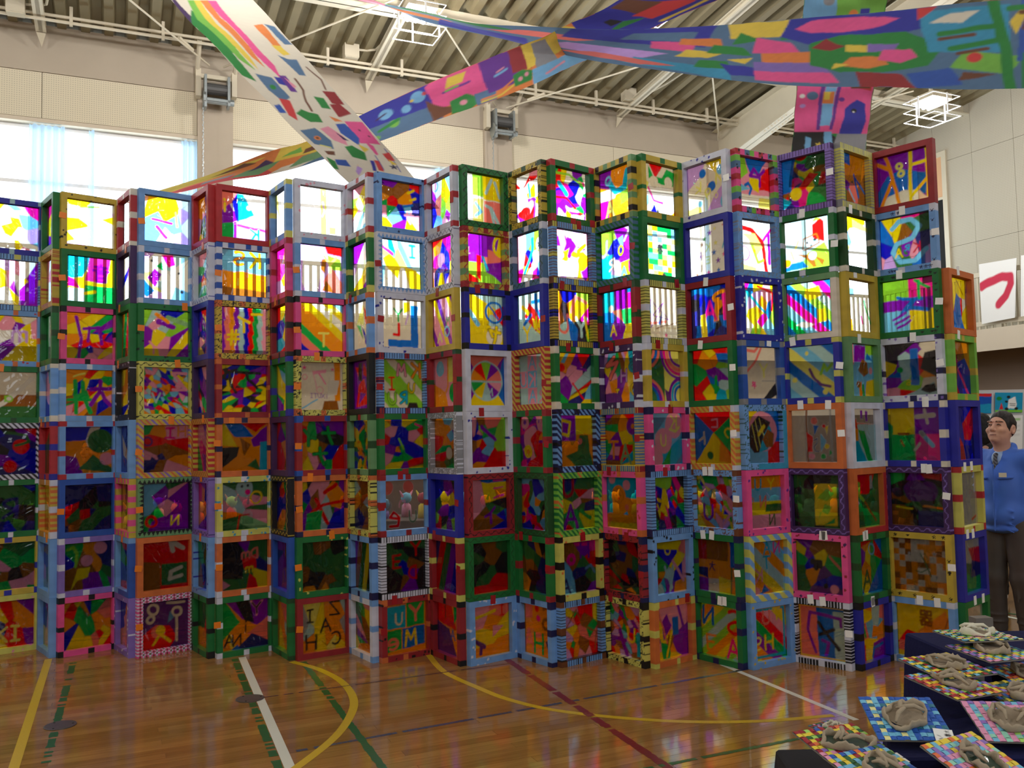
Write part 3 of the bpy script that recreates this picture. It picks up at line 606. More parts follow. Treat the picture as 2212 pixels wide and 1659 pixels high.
'R7': ["g/br|P18vvmgwvrywb;LG:.05,.1,.9,.5,.9,.85,.75;LC:.1,.2,.7,.4,.5;Lr:.05,.08,.4,.4,.42,.65,.25", "c/bY/ht|P14wwvylpow;Gv:.32,.9,.4,.6,.5,.7;Gv:0,.65,.2,.65,.15,.85,.02,.9;Gy:.65,.05,.72,.35,.8,.05;Ly:.07,.7,.6,.9,.75", "y/bb/hk|v8Gkoktmyba;tU@.24,.35,.34,s;Ls:.07,.45,.6,.6,.9,.9,.8;GB:.35,.5,.5,.4,.65,.25,.6,0,.45,0,.4,.2;tY@.75,.3,.36,a;Ly:.05,.85,.5,.95,.1", "g/be|V16ygpcovnra;Cr:.06,.87,.07;Cr:.16,.7,.08;Lv:.05,.6,.7,.85,.66;Lr:.04,.45,.4,.75,.1", "c/bk/sn|Fo;Gv:0,.5,0,1,.5,1,.5,.5;Gy:.5,.62,1,.62,1,1,.5,1;Ly:.06,.1,.9,.1,.65,.3,.6,.35,.85,.1,.9;Gu:.5,0,.2,.2,.55,.3,.9,.3,1,0;Gu:.55,.3,.6,.6,.85,.6,.9,.3;Cs:.62,.48,.06", "g/bo/sG|v10pugrynut;TA@.32,.25,.42,v;tU@.25,.82,.36,R;Lg:.08,.6,.35,.85,.2", "Y/do/bk|v9cvtmurknu;Om:.3,.65,.08,.07;tH@.68,.8,.28,v;TA@.15,.15,.26,n;Ld:.05,.7,.45,.85,.5,.95,.35", "c/hk/bt|V18posrytglr;Lt:.03,.05,.5,.4,.9,.55,.6,.95,.4,.9,.1"],
'L8': ["y/mykyhyh|Fo;Gv:0,.7,0,1,.4,1,.35,.6;Gw:0,.35,0,.6,.55,.62,.5,.4;Gm:0,0,0,.4,.3,.4,.3,0;GG:.6,.2,.65,.6,.95,.6,.85,.2;GY:.85,.1,.9,.6,1,.6,1,.1;LC:.13,.35,.72,.5,.52,.78,.55,.86,.85;Oc:.3,.78,.08,.05;TA@.33,.2,.28,Y,0,o;Lo:.12,.55,.4,.6,.15,.85,.2", "d/sg|v7GcvbyGl;GC:0,0,0,.5,.4,.5,.3,0;Gv:.7,.45,.7,.9,1,.9,1,.4;tK@.85,.88,.32,l,0,o;TO@.62,.55,.17,y,0,o;tR@.35,.3,.22,w,0,o;TA@.7,.12,.17,c,0,o;TH@.92,.2,.18,m,0,o;TU@.1,.65,.3,l,0,o", "R/bu|FB;GC:0,.6,0,1,.38,1,.42,.6;Gv:.38,.6,.38,1,.75,1,.75,.6;Gm:.75,.55,.75,.9,1,.9,1,.55;Gg:.55,.3,.55,.6,1,.6,1,.3;Gy:.6,0,.65,.3,1,.3,1,0;Gv:.3,0,.25,.3,.5,.5,.7,.25,.55,0;Gs:.3,.6,.55,.62,.62,.35;Ce:.28,.65,.07;TA@.33,.22,.2,y", "z/bw/dw|v14yspcolvtCg;Lk:.11,.32,.9,.1,.75,.42,.8,.2,.5;Ls:.07,.32,.9,.1,.75,.42,.8,.2,.5;ts@.88,.75,.3,C,0,o;TH@.6,.52,.22,l,0,o;TO@.9,.25,.2,y,0,o;TI@.4,.16,.18,y,0,o;Gz:0,0,0,.2,.5,.2,.55,0", "d/bR/hy|V14gvCryopt;Cv:.82,.75,.17;Co:.82,.75,.05;TA@.6,.22,.34,h;TT@.85,.28,.32,G;tT@.25,.3,.32,o", "P/dr/bo|FC;Go:0,0,0,.28,1,.28,1,0;Cp:.6,.84,.1;Cp:.18,.95,.09;Go:.2,.12,.18,.55,.6,.6,.97,.58,.92,.15,.7,.12,.6,.35;Co:.36,.63,.2;Ot:.36,.63,.14,.012;Ct:.3,.64,.018;Ct:.42,.64,.018;Cr:.36,.58,.025;Gr:.88,1,1,1,1,.85;Gy:0,0,0,.1,1,.12,1,0;Lt:.012,.05,.05,.12,.16,.18,.06,.3,.15,.4,.06,.55,.16,.7,.06,.8,.14,.95,.05;Cs:.6,.42,.06", "R/xk/bn|V16uktunkrt;Gr:.1,.05,.25,.15,.4,.05;Go:.5,.05,.65,.12,.8,.02", "Y/xk/bk|V30vrgpocslt;Lv:.1,.3,.45,.48,.02;Lv:.08,.1,.3,.45,.3;GC:.78,.05,.78,.5,.9,.5,.9,.05;tア@.42,.85,.3,g;tU@.62,.42,.26,y"],
'R8': ["y/bg|Fw;Ge:0,.6,0,1,1,1,1,.55;Gr:.2,1,.65,1,.4,.72;Gg:.2,.7,.2,.95,.35,.75,.6,.75,.75,.95,1,.9,.95,.62,.6,.62;Ce:.35,.64,.12;Ce:.8,.68,.11;GY:0,.3,0,.7,.2,.6,.1,.4;LP:.05,.18,.5,.35,.28,.6,.25;Gb:.22,.02,.35,.22,.45,.02;Gk:.4,.01,.45,.14,.52,.01;Gc:0,.05,.2,.2,.2,.35,.0,.35;Go:.8,0,1,.15,1,0", "g|k7x9:ygwogwywcY;T春@.5,.55,.18,k;Ck:.6,.03,.05", "Y/hk/bw|Fe;Lv:.02,.15,.75,.7,.38,.2,.45,.55,.72,.15,.2,.15,.75;Lt:.02,.3,.2,.95,.35;Ls:.05,.02,.28,.6,.34;GB:.38,.3,.5,.55,.44,.25;Gw:.5,0,.5,.2,1,.2,1,0;*m:.6,.08,.05;Lc:.04,.05,.9,.15,.5", "y/bw|FY;Gu:0,0,0,1,.5,1,.5,0;Os:0,.98,.32,.06;OB:0,.98,.25,.06;Os:0,.98,.18,.06;Om:1,1,.46,.07;Ov:1,1,.54,.06;Os:1,1,.38,.08;Ov:1,1,.3,.06;Ov:1,.12,.32,.07;OC:1,.12,.25,.06;OB:1,.12,.18,.06;Os:0,0,.42,.05;Ov:0,0,.36,.06;OB:0,0,.3,.06;Gz:.55,0,.5,.25,.65,.2,.7,0", "P/dw/bn|v4CdcC;Cp:.75,.76,.25;Cp:.42,.46,.24;Cp:.1,.12,.26;tK@.75,.82,.22,Y;TU@.42,.47,.2,Y;LY:.05,.62,.68,.8,.64,.9,.72;Gg:.35,0,.65,.35,.6,0", "c/hn|V28rgvkbymyGn", "c/dk|V12ooyvbgapCsr;TU@.45,.82,.2,y;tY@.75,.82,.22,y;La:.06,.35,.5,.55,.1;La:.06,.6,.5,.5,.05;Lp:.06,.6,.6,.9,.2", "o/bY|v8oyvptpgy;GB:.52,.42,.52,.75,.7,.75,.7,.42;Gv:.25,.35,.2,.68,.35,.85,.5,.6;Lv:.07,.7,.97,.95,.2;Ls:.04,.1,.95,.35,.3;Ly:.05,.5,.5,.35,.05"],
'L9': ["w/db|Fe;Gl:0,.5,0,1,.5,1,.35,.75;Gy:.5,1,1,1,1,.75,.8,.7;CB:.42,.8,.09;Cc:.88,.78,.1;Gl:.5,0,.7,.3,1,.55,1,.2,.85,0;CB:.65,.5,.1;Cc:1,.15,.15;TN@.85,.62,.22,Y;tk@.3,.55,.2,Y;t9@.55,.38,.2,Y;TO@.75,.3,.1,Y;GY:0,0,0,.15,.35,.2,.4,0;Cc:.35,.22,.06", "b|Fw;*v:.55,.82,.06;*t:.35,.62,.05;*B:.65,.42,.06;*v:.75,.25,.06;*t:.2,.05,.06;*m:.9,.35,.05;*g:.42,.72,.05;*B:.75,.06,.05;*Y:.68,.88,.04;*m:.5,.05,.05;*Y:.7,.6,.05;TT@.94,.85,.14,r;TA@.93,.56,.16,C;tK@.5,.55,.14,Y;tE@.5,.3,.13,Y;tR@.27,.4,.13,v;TU@.27,.16,.13,t;*p:.38,.4,.04", "R|P12nBnbkB;tR@.72,.66,.4,o;Go:.58,.3,.66,.75,.76,.75,.7,.3;tA@.5,.52,.36,m;Gm:.84,.3,.8,.8,.92,.85,.95,.3;Gy:.28,0,.25,.45,.38,.48,.42,0", "g|V14royavgrCBG;Lg:.07,.6,.45,.58,.15", "o/sy/bw|Fr;GB:0,.1,0,1,.5,.6,.1,0;Gg:.5,.6,1,.95,1,.1;Gy:0,0,.5,.6,1,0;Tコ@.52,.78,.18,p;tト@.22,.5,.22,w;tつ@.85,.6,.2,y;Cu:.4,.17,.08;Go:.6,.05,.65,.4,.8,.3,.95,.02", "c/xt/bt|V45yGpcoYlbrg;TU@.3,.3,.28,v;tK@.8,.25,.32,p", "g/bn|Fo;Gt:0,.6,0,1,.75,1,.75,.6;GR:0,.6,0,1,.22,1,.22,.6;GB:.8,.5,.8,1,1,1,1,.5;Gn:0,.3,0,.45,.25,.45,.25,.25;Gv:0,0,0,.25,.25,.25,.25,0;Ge:.25,0,.25,.25,.5,.25,.5,0;Gy:.5,0,.5,.3,.8,.25,.8,0;T大@.35,.48,.16,n;Lu:.03,.8,0,.82,.5", "g/bn|S40:10:GoyGa;tN@.2,.75,.32,B;ts@.85,.7,.42,r;TE@.25,.25,.28,o;TA@.8,.2,.34,m"],
'R9': ["r/mrPdGP/dk|Fp;GG:0,.5,0,1,.25,1,.35,.7;GB:.25,1,.9,1,.65,.7,.4,.7;Gr:.65,.4,.75,.75,1,.9,1,.4;Gy:.35,.4,.4,.65,.65,.6,.65,.35;Gc:0,.3,0,.5,.4,.4;Gw:0,0,0,.28,1,.3,1,0;GY:.6,0,.65,.25,1,.25,1,0;LB:.06,.25,.46,.34,.5,.42,.4,.36,.3;Lv:.07,.4,.65,.52,.8,.68,.66,.42,.64;Lv:.06,.68,.7,.82,.8;Lv:.06,.68,.68,.68,.48", "c/xq|Fw;Lr:.1,0,.85,.4,.8,.7,.6,.8,.05;Lm:.06,.75,.65,.95,.85;GY:.08,.72,.5,.74,.7,.5,.5,.3,.3,.62;Ov:.17,.35,.13,.03;Lv:.08,.9,.2,.9,.75;LG:.07,.4,.5,.55,.2,.7,.25;Cy:.45,.42,.03;GY:0,0,0,.15,.5,.1,.5,0", "b/dw|v12GylcmyBapow;TY@.4,.25,.36,y;Lr:.05,.5,.95,.95,.85,.9,.5;LC:.06,.15,.85,.7,.45", "B/bq|Fe;Ls:.06,0,.95,.35,.9,.45,.98;Ls:.05,.55,.97,.4,.75,.1,.5;TY@.6,.55,.24,Y;T年@.3,.27,.13,m;T1@.08,.27,.13,m;Gk:.55,0,.95,.32,.97,.08,.75,.0;Lq:.02,.55,.35,.95,.35", "c/xu/rC|Fc;Gy:0,.75,0,1,.35,1,.35,.75;GB:.6,.4,.6,1,1,1,1,.4;Gr:.65,0,.65,.4,1,.4,1,0;Cp:.5,.6,.38;CC:.45,.52,.3;Gk:.08,.4,.15,.72,.4,.9,.75,.78,.55,.55,.4,.2,.25,.2;LY:.015,.2,.75,.35,.25;LY:.015,.3,.82,.45,.3;LY:.015,.42,.85,.55,.5;Ly:.07,.4,.55,.55,.7;Gt:.5,.45,.65,.65,.85,.55,.8,.3,.6,.3", "P/dv|H:ocyp;TU@.32,.82,.2,C;TY@.7,.82,.2,y;tN@.45,.5,.2,s;TO@.12,.52,.13,o;Gu:.5,.3,.55,.45,1,.45,1,.3;tN@.7,.15,.2,u;Nk8", "c/SY|S-40:7:ocoay;TA@.5,.84,.22,C;tN@.78,.84,.2,P;tT@.48,.58,.22,C;tK@.25,.35,.22,p;tJ@.08,.55,.2,p;Gp:0,0,.1,.15,.25,.1,.25,0;GB:.28,0,.4,.18,.55,.05", "c/dy|S-40:8:oyprgvoy;BC:.05;TU@.42,.78,.24,s;TT@.72,.82,.22,y;TH@.48,.32,.26,y;tS@.16,.32,.22,Y"],
'L10': ["L/hz|P14vrtgnyum;GB:0,.35,0,1,.3,1,.2,.35;GC:0,0,.2,.15,0,.3;Gr:.3,.35,.6,.65,.8,.6,.5,.35;Cy:.3,.3,.12", "g/bw|Fa;Gw:0,.3,0,1,.12,1;Gr:.62,.62,.62,.85,.78,.97,.85,.9,.85,.5;GG:.6,.9,.7,1,.8,.95;GG:.3,0,.5,.35,.85,.5,1,.2,1,0;Lt:.03,.4,.42,.42,.62,.7,.68,.74,.5,.42,.4;Cw:.5,.53,.06;Ck:.5,.54,.03;Ck:.66,.58,.03;Ck:.58,.48,.02;Gt:.25,.35,.45,.25,.6,.05,.68,.05,.6,.3;Gt:.6,.3,.85,.15,.8,.05;Ca:.6,.28,.08;GB:0,.02,0,.15,.4,.2,.5,.08;Co:.06,.2,.08;LY:.04,.3,.6,.25,.45;LY:.04,.15,.4,.2,.25", "h/dc/re|S-45:9:BmaGBmcg;Gy:.4,.7,.42,.85,.7,.9,.78,.7,.5,.65;Ok:.57,.77,.001,.01;Lk:.015,.72,.9,.88,.55;Lk:.015,.8,.7,.65,.58;Lk:.015,.45,.52,.62,.5;Gy:.65,.2,.66,.45,.82,.45,.84,.22;Lk:.015,.65,.15,.65,.55,.85,.55,.86,.2;Gw:.2,.2,.4,.12,.6,.18,.35,.25", "b/bY|S-40:7:BacYBac;Lz:.06,.45,.55,.55,.35,.65,.25,.85,.2;LG:.06,.68,.45,.75,.62,.8,.5,.9,.62;CY:.4,.85,.04;CY:.12,.35,.05;CY:.75,.1,.05", "o|Fw;Ge:0,0,0,1,.3,1,.3,0;Lt:.04,.34,0,.34,1;Gr:.35,.2,.32,.58,.45,.5,.45,.2;Gc:.62,.2,.62,.55,.75,.4;Lq:.03,.85,0,.83,1;Cg:.66,.12,.06;Cp:.42,.12,.06;Cs:.5,.78,.07;GB:.48,.5,.48,.7,.6,.7;Ln:.03,.47,.42,.55,.45,.55,.38,.48,.3,.5,.22,.58,.22;Gy:.75,.5,.72,.65,.8,.7;Cy:.75,.3,.05;Cr:.7,.68,.04;Gg:.78,.12,.8,.25,.86,.18", "z/wL|P16uuku;Gy:.45,.05,.45,.82,.9,.82,.9,.05;GG:.5,.1,.55,.3,.7,.25,.8,.4,.65,.45;GG:.5,.55,.7,.75,.85,.65,.7,.5;Gg:.6,.05,.85,.2,.85,.1", "P/dR/dz|v10ygubzvott;Ck:.35,.58,.06;Ck:.42,.45,.05;Gk:.35,.45,.38,.62,.55,.62,.55,.45;Ls:.04,.7,.7,.97,.4;Ck:.6,.15,.05;Lk:.02,.64,.15,.6,.3,.68,.28;Cp:.78,.1,.08", "k/hw/bw|FB;Gs:0,0,0,1,.38,1,.42,0;Ga:.75,0,.72,.9,1,.9,1,0;Lv:.06,.35,.12,.2,.5,.25,.85,.88,.78,.88,.65;Lk:.07,.42,.68,.82,.22;Lk:.07,.45,.45,.72,.58;Lv:.06,.5,.35,.62,.32,.55,.1;By:.025"],
'R10': ["Y/hq|v8utosvBct;Go:.05,.5,.1,.8,.6,.75,.8,.6,.4,.45;LB:.06,.55,.6,.7,.2;LB:.05,.6,.55,.95,.3;Lz:.05,.1,.6,.3,.3;Lk:.01,.3,1,.1,.5;Lk:.01,.6,1,.3,.4;Lc:.04,.35,.3,.55,.1", "u/be|Fw;Gy:0,.5,.1,1,.9,1,.9,.9,.3,.75;Gc:0,.4,.1,.85,.35,.5,.1,.1;GY:.4,.8,.4,.95,1,.85,1,.75;GY:0,.15,.05,.5,.3,.4", "y|Fw;Gc:.1,.68,.12,.84,.36,.84,.36,.7;Go:.03,0,.03,.2,.25,.26,.3,0;Lg:.05,.75,.62,.78,.5,.97,.2;LG:.03,.9,.5,.95,.4;LP:.05,.6,.32,.65,.2;Nk14;Ck:.18,.76,.02", "h|Fc;Gp:0,.6,0,1,.25,1,.25,.6;Gv:.25,.65,.28,.98,.7,.98,.65,.65;GG:.7,.8,.7,1,1,1,1,.8;GB:.7,.7,.75,.85,.95,.7;Gt:.4,.5,.55,.72,.75,.65,.78,.45,.6,.38;Gy:.62,0,.7,.3,1,.35,1,0;Go:.42,0,.4,.25,.5,.3,.52,0;Ct:.38,.24,.07;Gg:.52,0,.52,.25,.6,.25,.62,0;Cp:.87,.5,.07", "w|Fa;Gs:0,.7,0,1,1,1,1,.7;Gw:0,.75,.1,1,1,1,1,.7;Gg:.3,.6,.55,.58,.85,0,.65,0;GC:0,0,0,.4,.3,.4,.62,0;Gb:0,.4,0,.68,.15,.65,.15,.4;Go:.15,.4,.15,.65,.3,.6,.3,.4;Gr:.05,.7,.25,.82,.3,.6;Gv:.4,.8,.4,.95,.5,.95,.5,.8;Gv:.6,.75,.6,.95,.7,.95,.7,.75", "o/rr|v7uuuguu;Gr:0,.65,0,1,.85,1,.6,.6;Gp:0,.3,0,.7,.25,.45;Lt:.05,.4,.5,.85,.1;LG:.07,.05,.85,.25,.8,.25,.6,.4,.5;Gq:.65,.7,.65,.95,.75,.95,.75,.7", "g/bu|v7roygvB;Gr:0,.8,0,1,.8,1;TA@.4,.25,.34,u;Oc:.6,.8,.1,.03;GB:0,0,0,.35,.3,0;GB:.4,0,1,.6,1,0", "b/bk|v6ycosy;Gr:0,0,0,.3,.25,.3,.25,0;Gv:.5,0,.55,.3,1,.35,1,0;Lg:.06,.1,1,.25,.45;Go:.5,.4,.55,.6,.9,.55,.85,.4;Ga:.5,1,.55,.6,.75,.6,.85,1;LB:.06,.5,.05,.55,.2,.9,.25"],
'L11': ["R/wR|Fv;GB:0,0,0,.3,.2,.6,.5,.68,.8,.55,1,.5,1,.15;Ge:.05,0,.2,.2,.5,.28,.8,.2,.95,.02;Ly:.07,.65,.97,.62,.03;Ly:.07,.96,1,.95,.08;Ly:.06,.65,.72,.97,.75;Ly:.06,.95,.42,.62,.1;Lo:.07,.18,1,.3,.55,.42,.0;Lo:.07,.0,.88,.25,.72;Lo:.06,.05,.0,.3,.5;OY:.43,.74,.05,.045;OY:.47,.6,.05,.045", "c/bw/pn|V10plyuBnvtmb;Lc:.09,.25,.78,.38,.9,.62,.9,.76,.75,.62,.55,.32,.48,.25,.32,.38,.13,.65,.12,.88,.3;TA@.36,.3,.16,y;tU@.5,.32,.18,v;tR@.52,.38,.11,C;tK@.7,.36,.18,R", "g/pk|QGmcy;Gv:0,.4,0,.62,1,.62,1,.4;LB:.07,.4,.62,.75,.6;LB:.09,.58,.58,.38,.34;LB:.08,.55,.45,.85,.38;Lg:.06,.7,.62,.7,.93;Lg:.06,.63,.95,.88,.78;Lv:.05,.2,.25,.44,.36;Lv:.05,.24,.16,.5,.28;Lv:.05,.28,.08,.52,.2;LB:.06,.3,.66,.36,.64", "w/bn/dL|v9ryvekpoGB;Gv:.15,.4,.3,.8,.6,1,.7,.85,.5,.7;Ga:.25,.75,.4,.85,.55,.7,.45,.3,.3,.3;GB:.48,.2,.48,.88,.63,.88,.63,.2;Gk:.65,.5,.75,.8,1,.85,1,.3;Ga:.35,0,.7,.15,.9,.25,1,.05,1,0;Gk:.65,.1,.75,.2,.92,.22,.95,.08,.8,.04;tS@.44,.25,.1,y;Cg:.28,.5,.06", "b/be|Qyvgm;Gg:0,.0,0,.75,.1,.65,.08,0;Lw:.08,.55,.82,.86,.84;Lw:.05,.7,.96,.74,.7;Lw:.08,.62,.52,.72,.4;Lc:.08,.7,.42,.82,.28;Le:.05,.5,.2,.58,.32;Lt:.05,.2,.5,.38,.5;Lt:.03,.24,.38,.3,.28", "z/wL|P10kukukt;Gg:0,.75,0,1,.3,1,.25,.85;Gr:.5,1,1,1,1,.85,.6,.9;Gv:.3,.85,.4,1,.55,1,.65,.85;Ly:.03,.1,.35,.4,.32;Lo:.03,.6,.38,.95,.34;Cz:.45,.65,.2;Cz:.7,.65,.18;Gn:.5,0,.5,.3,1,.28,1,0;Gt:0,0,0,.2,.2,.25,.4,.22,.4,0", "y/pk|k9x9:oetoeo;Lu:.03,.5,.72,.68,.3;Lu:.025,.4,.38,.5,.36,.6,.42;Lu:.025,.58,.72,.64,.6;*w:.3,.7,.03;*w:.75,.72,.04;*w:.25,.25,.03;*w:.78,.3,.03;Nk9", "c/bw|Fy;Go:.3,0,.4,.5,.9,.92,1,.6,.9,.15;Gr:0,.25,.2,.5,.42,.45,.3,.2;GB:.3,.25,.42,.45,.5,.18;Gs:.02,.1,.05,.3,.25,.3,.25,.1;T器@.55,.75,.26,t;Lk:.015,.35,.3,.55,.3;Lk:.015,.35,.36,.55,.36;Lk:.015,.35,.42,.55,.42;Lk:.02,.5,.22,.8,.4,.95,.8"],
'R11': [None, None, "o|v6wyvBpr;Gy:.0,.7,.1,1,1,1,.9,.6;Lt:.03,.5,.95,.8,.7;GB:.35,.1,.4,.55,.5,.7,.65,.6,.7,.1", "G/by|v6mtbroa", "b|v4rbbn", "Y/br|Fe;Ge:.0,.7,.3,1,1,1,1,.8;Lr:.05,.7,.1,.9,.15", "b|v6rguen", "g|Fe;Lz:.04,.2,1,.25,.35;Ln:.04,.65,.6,.65,.2"],
}
VPT = [(-3.735, 6.987), (-3.115, 6.946), (-2.489, 6.872), (-1.858, 6.793), (-1.247, 6.674), (-0.634, 6.567), (-0.001, 6.438), (0.627, 6.373), (1.253, 6.29), (1.903, 6.16), (2.568, 6.143)]
LPT = [None, (-3.464, 6.67), (-2.846, 6.616), (-2.242, 6.546), (-1.628, 6.447), (-1.01, 6.332), (-0.38, 6.235), (0.251, 6.122), (0.878, 6.049), (1.511, 5.982), (2.195, 5.895), (2.859, 5.84)]
RPT = [(-4.05, 6.73), (-3.429, 6.693), (-2.815, 6.628), (-2.2, 6.572), (-1.587, 6.464), (-0.961, 6.337), (-0.338, 6.172), (0.282, 6.113), (0.905, 6.03), (1.539, 5.946), (2.233, 5.87), (2.895, 5.815)]
VPT.append((3.225, 6.115))
ROWH, THICK, BARW = 0.44, 0.05, 0.042
CNAME = dict(r='red', o='orange', y='mustard', Y='pale-yellow', g='green', G='lime', b='royal-blue', B='blue', c='sky-blue', C='teal', p='pale-pink', m='magenta', v='violet', l='lilac', n='navy', k='black', w='white', e='beige', t='brown', a='grey-blue', s='salmon', u='dark-green', R='dark-red', q='grey', L='lavender', P='hot-pink', z='dark-purple', h='sage', d='steel-blue')
SNAME = dict(b='blocks', d='dots', s='stripes', S='bands', z='zigzags', w='waves', t='points', k='checks', h='ticks', x='scribbles', m='bands', p='stars', r='edging')
TIER = ['top', 'second', 'third', 'fourth', 'fifth', 'sixth', 'seventh', 'bottom']
ORD = ['first', 'second', 'third', 'fourth', 'fifth', 'sixth', 'seventh', 'eighth', 'ninth', 'tenth', 'eleventh', 'twelfth', 'thirteenth', 'fourteenth', 'fifteenth', 'sixteenth', 'seventeenth', 'eighteenth', 'nineteenth', 'twentieth', 'twenty-first', 'twenty-second', 'twenty-third', 'twenty-fourth']

def unit(p, q):
    d = np.array(q) - np.array(p); return d / np.hypot(*d)
def screen_panels():
    """front edge points (left, right) of every column; near corners open like a hinge at the back"""
    L, R, V = [list(x) if False else x for x in (LPT, RPT, VPT)]
    out = []
    for i in range(0, 12):
        if i > 0:
            uL = unit(V[i - 1], L[i]); uR = unit(R[i], V[i])
            nL = np.array((uL[1], -uL[0])); nR = np.array((uR[1], -uR[0]))
            tk = THICK + .0005
            Bp = ((np.array(L[i]) - tk * nL) + (np.array(R[i]) - tk * nR)) / 2
            fl, fr = Bp + tk * nL, Bp + tk * nR
            a = np.array(V[i - 1]); 
            if i - 1 >= 7: a = a - 0.03 * unit(a, fl)
            out.append((f'L{i}', a, fl))
        else:
            fr = np.array(R[0])
        b = np.array(V[i])
        if i <= 5: b = b + 0.03 * unit(fr, b)
        out.append((f'R{i}', fr, b))
    return out

def frame_mesh(w, h, spec, seed, parent):
    bw = BARW
    xs = np.concatenate([np.linspace(0, bw, 8), np.linspace(bw, w - bw, 61)[1:-1], np.linspace(w - bw, w, 8)])
    zs = np.concatenate([np.linspace(0, bw, 8), np.linspace(bw, h - bw, 61)[1:-1], np.linspace(h - bw, h, 8)])
    nx, nz = len(xs), len(zs)
    X, Z = np.meshgrid(xs, zs); C = frame_paint(spec, X, Z, w, h, bw, seed)
    rs = np.random.RandomState(seed + 77)
    edge = 0.0015
    V = np.stack([X - w / 2, np.zeros_like(X) + edge * (vnoise(X, Z, 9, seed) - .5) * 2, Z], -1).reshape(-1, 3); Cf = C.reshape(-1, 3)
    i, j = np.meshgrid(np.arange(nx - 1), np.arange(nz - 1))
    hole = (i >= 7) & (i < nx - 8) & (j >= 7) & (j < nz - 8)
    a = (j * nx + i)[~hole]
    F = [np.stack([a, a + 1, a + nx + 1, a + nx], 1)]
    vs, cs = [V], [Cf]; n0 = len(V)
    def loop(ii):
        nonlocal n0
        ii = np.array(ii); bk = V[ii].copy(); bk[:, 1] = THICK
        vs.append(bk); cs.append(Cf[ii]); m = len(ii); k = np.arange(m); k2 = (k + 1) % m
        F.append(np.stack([ii[k2], ii[k], n0 + k, n0 + k2], 1)); r = n0 + k; n0 += m; return r
    o = [x for x in range(nx)] + [y * nx + nx - 1 for y in range(1, nz)] + [(nz - 1) * nx + x for x in range(nx - 2, -1, -1)] + [y * nx for y in range(nz - 2, 0, -1)]
    i0, i1, j0, j1 = 7, nx - 8, 7, nz - 8
    inn = [j0 * nx + x for x in range(i0, i1)] + [y * nx + i1 for y in range(j0, j1)] + [j1 * nx + x for x in range(i1, i0, -1)] + [y * nx + i0 for y in range(j1, j0, -1)]
    loop(o); loop(inn[::-1])
    # back of the frame: four plain bars
    bk = np.array([(-w / 2, THICK, 0), (w / 2, THICK, 0), (w / 2, THICK, h), (-w / 2, THICK, h), (-w / 2 + bw, THICK, bw), (w / 2 - bw, THICK, bw), (w / 2 - bw, THICK, h - bw), (-w / 2 + bw, THICK, h - bw)])
    vs.append(bk); cs.append(np.repeat(LIN[spec[0]][None], 8, 0))
    F.append(n0 + np.array([(0, 4, 5, 1), (1, 5, 6, 2), (2, 6, 7, 3), (3, 7, 4, 0)]))
    return np_mesh('frame', np.concatenate(vs), np.concatenate(F), np.concatenate(cs), M_FRAME, parent)

def film_mesh(w, h, spec, seed, parent, nx, ny):
    bw = BARW - 0.004; W2, H2 = w - 2 * bw, h - 2 * bw
    C = paint(spec, nx + 1, ny + 1, seed, W2 / H2, 0.16).reshape(-1, 3)
    x, z = np.meshgrid(np.linspace(-W2 / 2, W2 / 2, nx + 1), np.linspace(bw, h - bw, ny + 1))
    V = np.stack([x, np.full_like(x, THICK - 0.012) + 0.003 * (vnoise(x, z, 8, seed + 20) - .5), z], -1).reshape(-1, 3)
    mx = C.max(1); mn = C.min(1)
    clear = np.clip((mn - 0.45) / 0.4, 0, 1)
    alpha = 0.23 - 0.18 * clear
    # marker ink is a purer filter than the pigment on paper
    T = np.clip(C, 0.004, 1) ** 0.68; gm = T.mean(1, keepdims=True); T = np.clip(gm + (T - gm) * 1.3, 0.004, 1)
    return np_mesh('film_pane', V, grid_faces(nx, ny), np.concatenate([T, alpha[:, None]], 1), M_FILM, parent, True)

TAPES = {k: mat('tape_' + n, PAL[k], 0.4, noise=0.08, scale=60) for k, n in dict(o='orange', R='red', w='white', k='black', y='yellow', h='green').items()}
TAPE_ME = {}
def tape(kind, parent, x, z, wd=0.045, hg=0.045, rot=0.0, y=-0.0015):
    if kind not in TAPE_ME:
        TAPE_ME[kind] = MB().box((0, 0, 0), (1, 1, 1)).mesh('tape', TAPES[kind])
    o = bpy.data.objects.new('tape', TAPE_ME[kind]); link(o, parent)
    o.location = (x, y, z); o.scale = (wd, 0.0022, hg); o.rotation_euler = (0, rot, 0)

def frame_label(key, tier, spec, ncol):
    fr, film = spec.split('|')
    p = fr.split('/'); deco = ''
    if len(p) > 1 and p[1][1] in CNAME:
        deco = f' with {CNAME[p[1][-1] if p[1][0] == "m" else p[1][1]]} {SNAME[p[1][0]]}'
    txt = ''.join(o[1:].split('@')[0] for o in film.split(';')[1:] if o[0] in 'Tt' and '@' in o)
    if txt:
        mo = f', film lettered {txt}'
    else:
        cols = [c for c in film.split(';')[0] if c in CNAME][1:] or [film[1]]
        seen = []
        for c in cols:
            if CNAME[c] not in seen: seen.append(CNAME[c])
        mo = f', {seen[0]} film' if len(seen) == 1 else f', {seen[0]} and {seen[1]} film'
    return f'{CNAME[p[0]]} frame{deco}{mo}, {TIER[tier]} tier, {ORD[ncol]} column from the man'

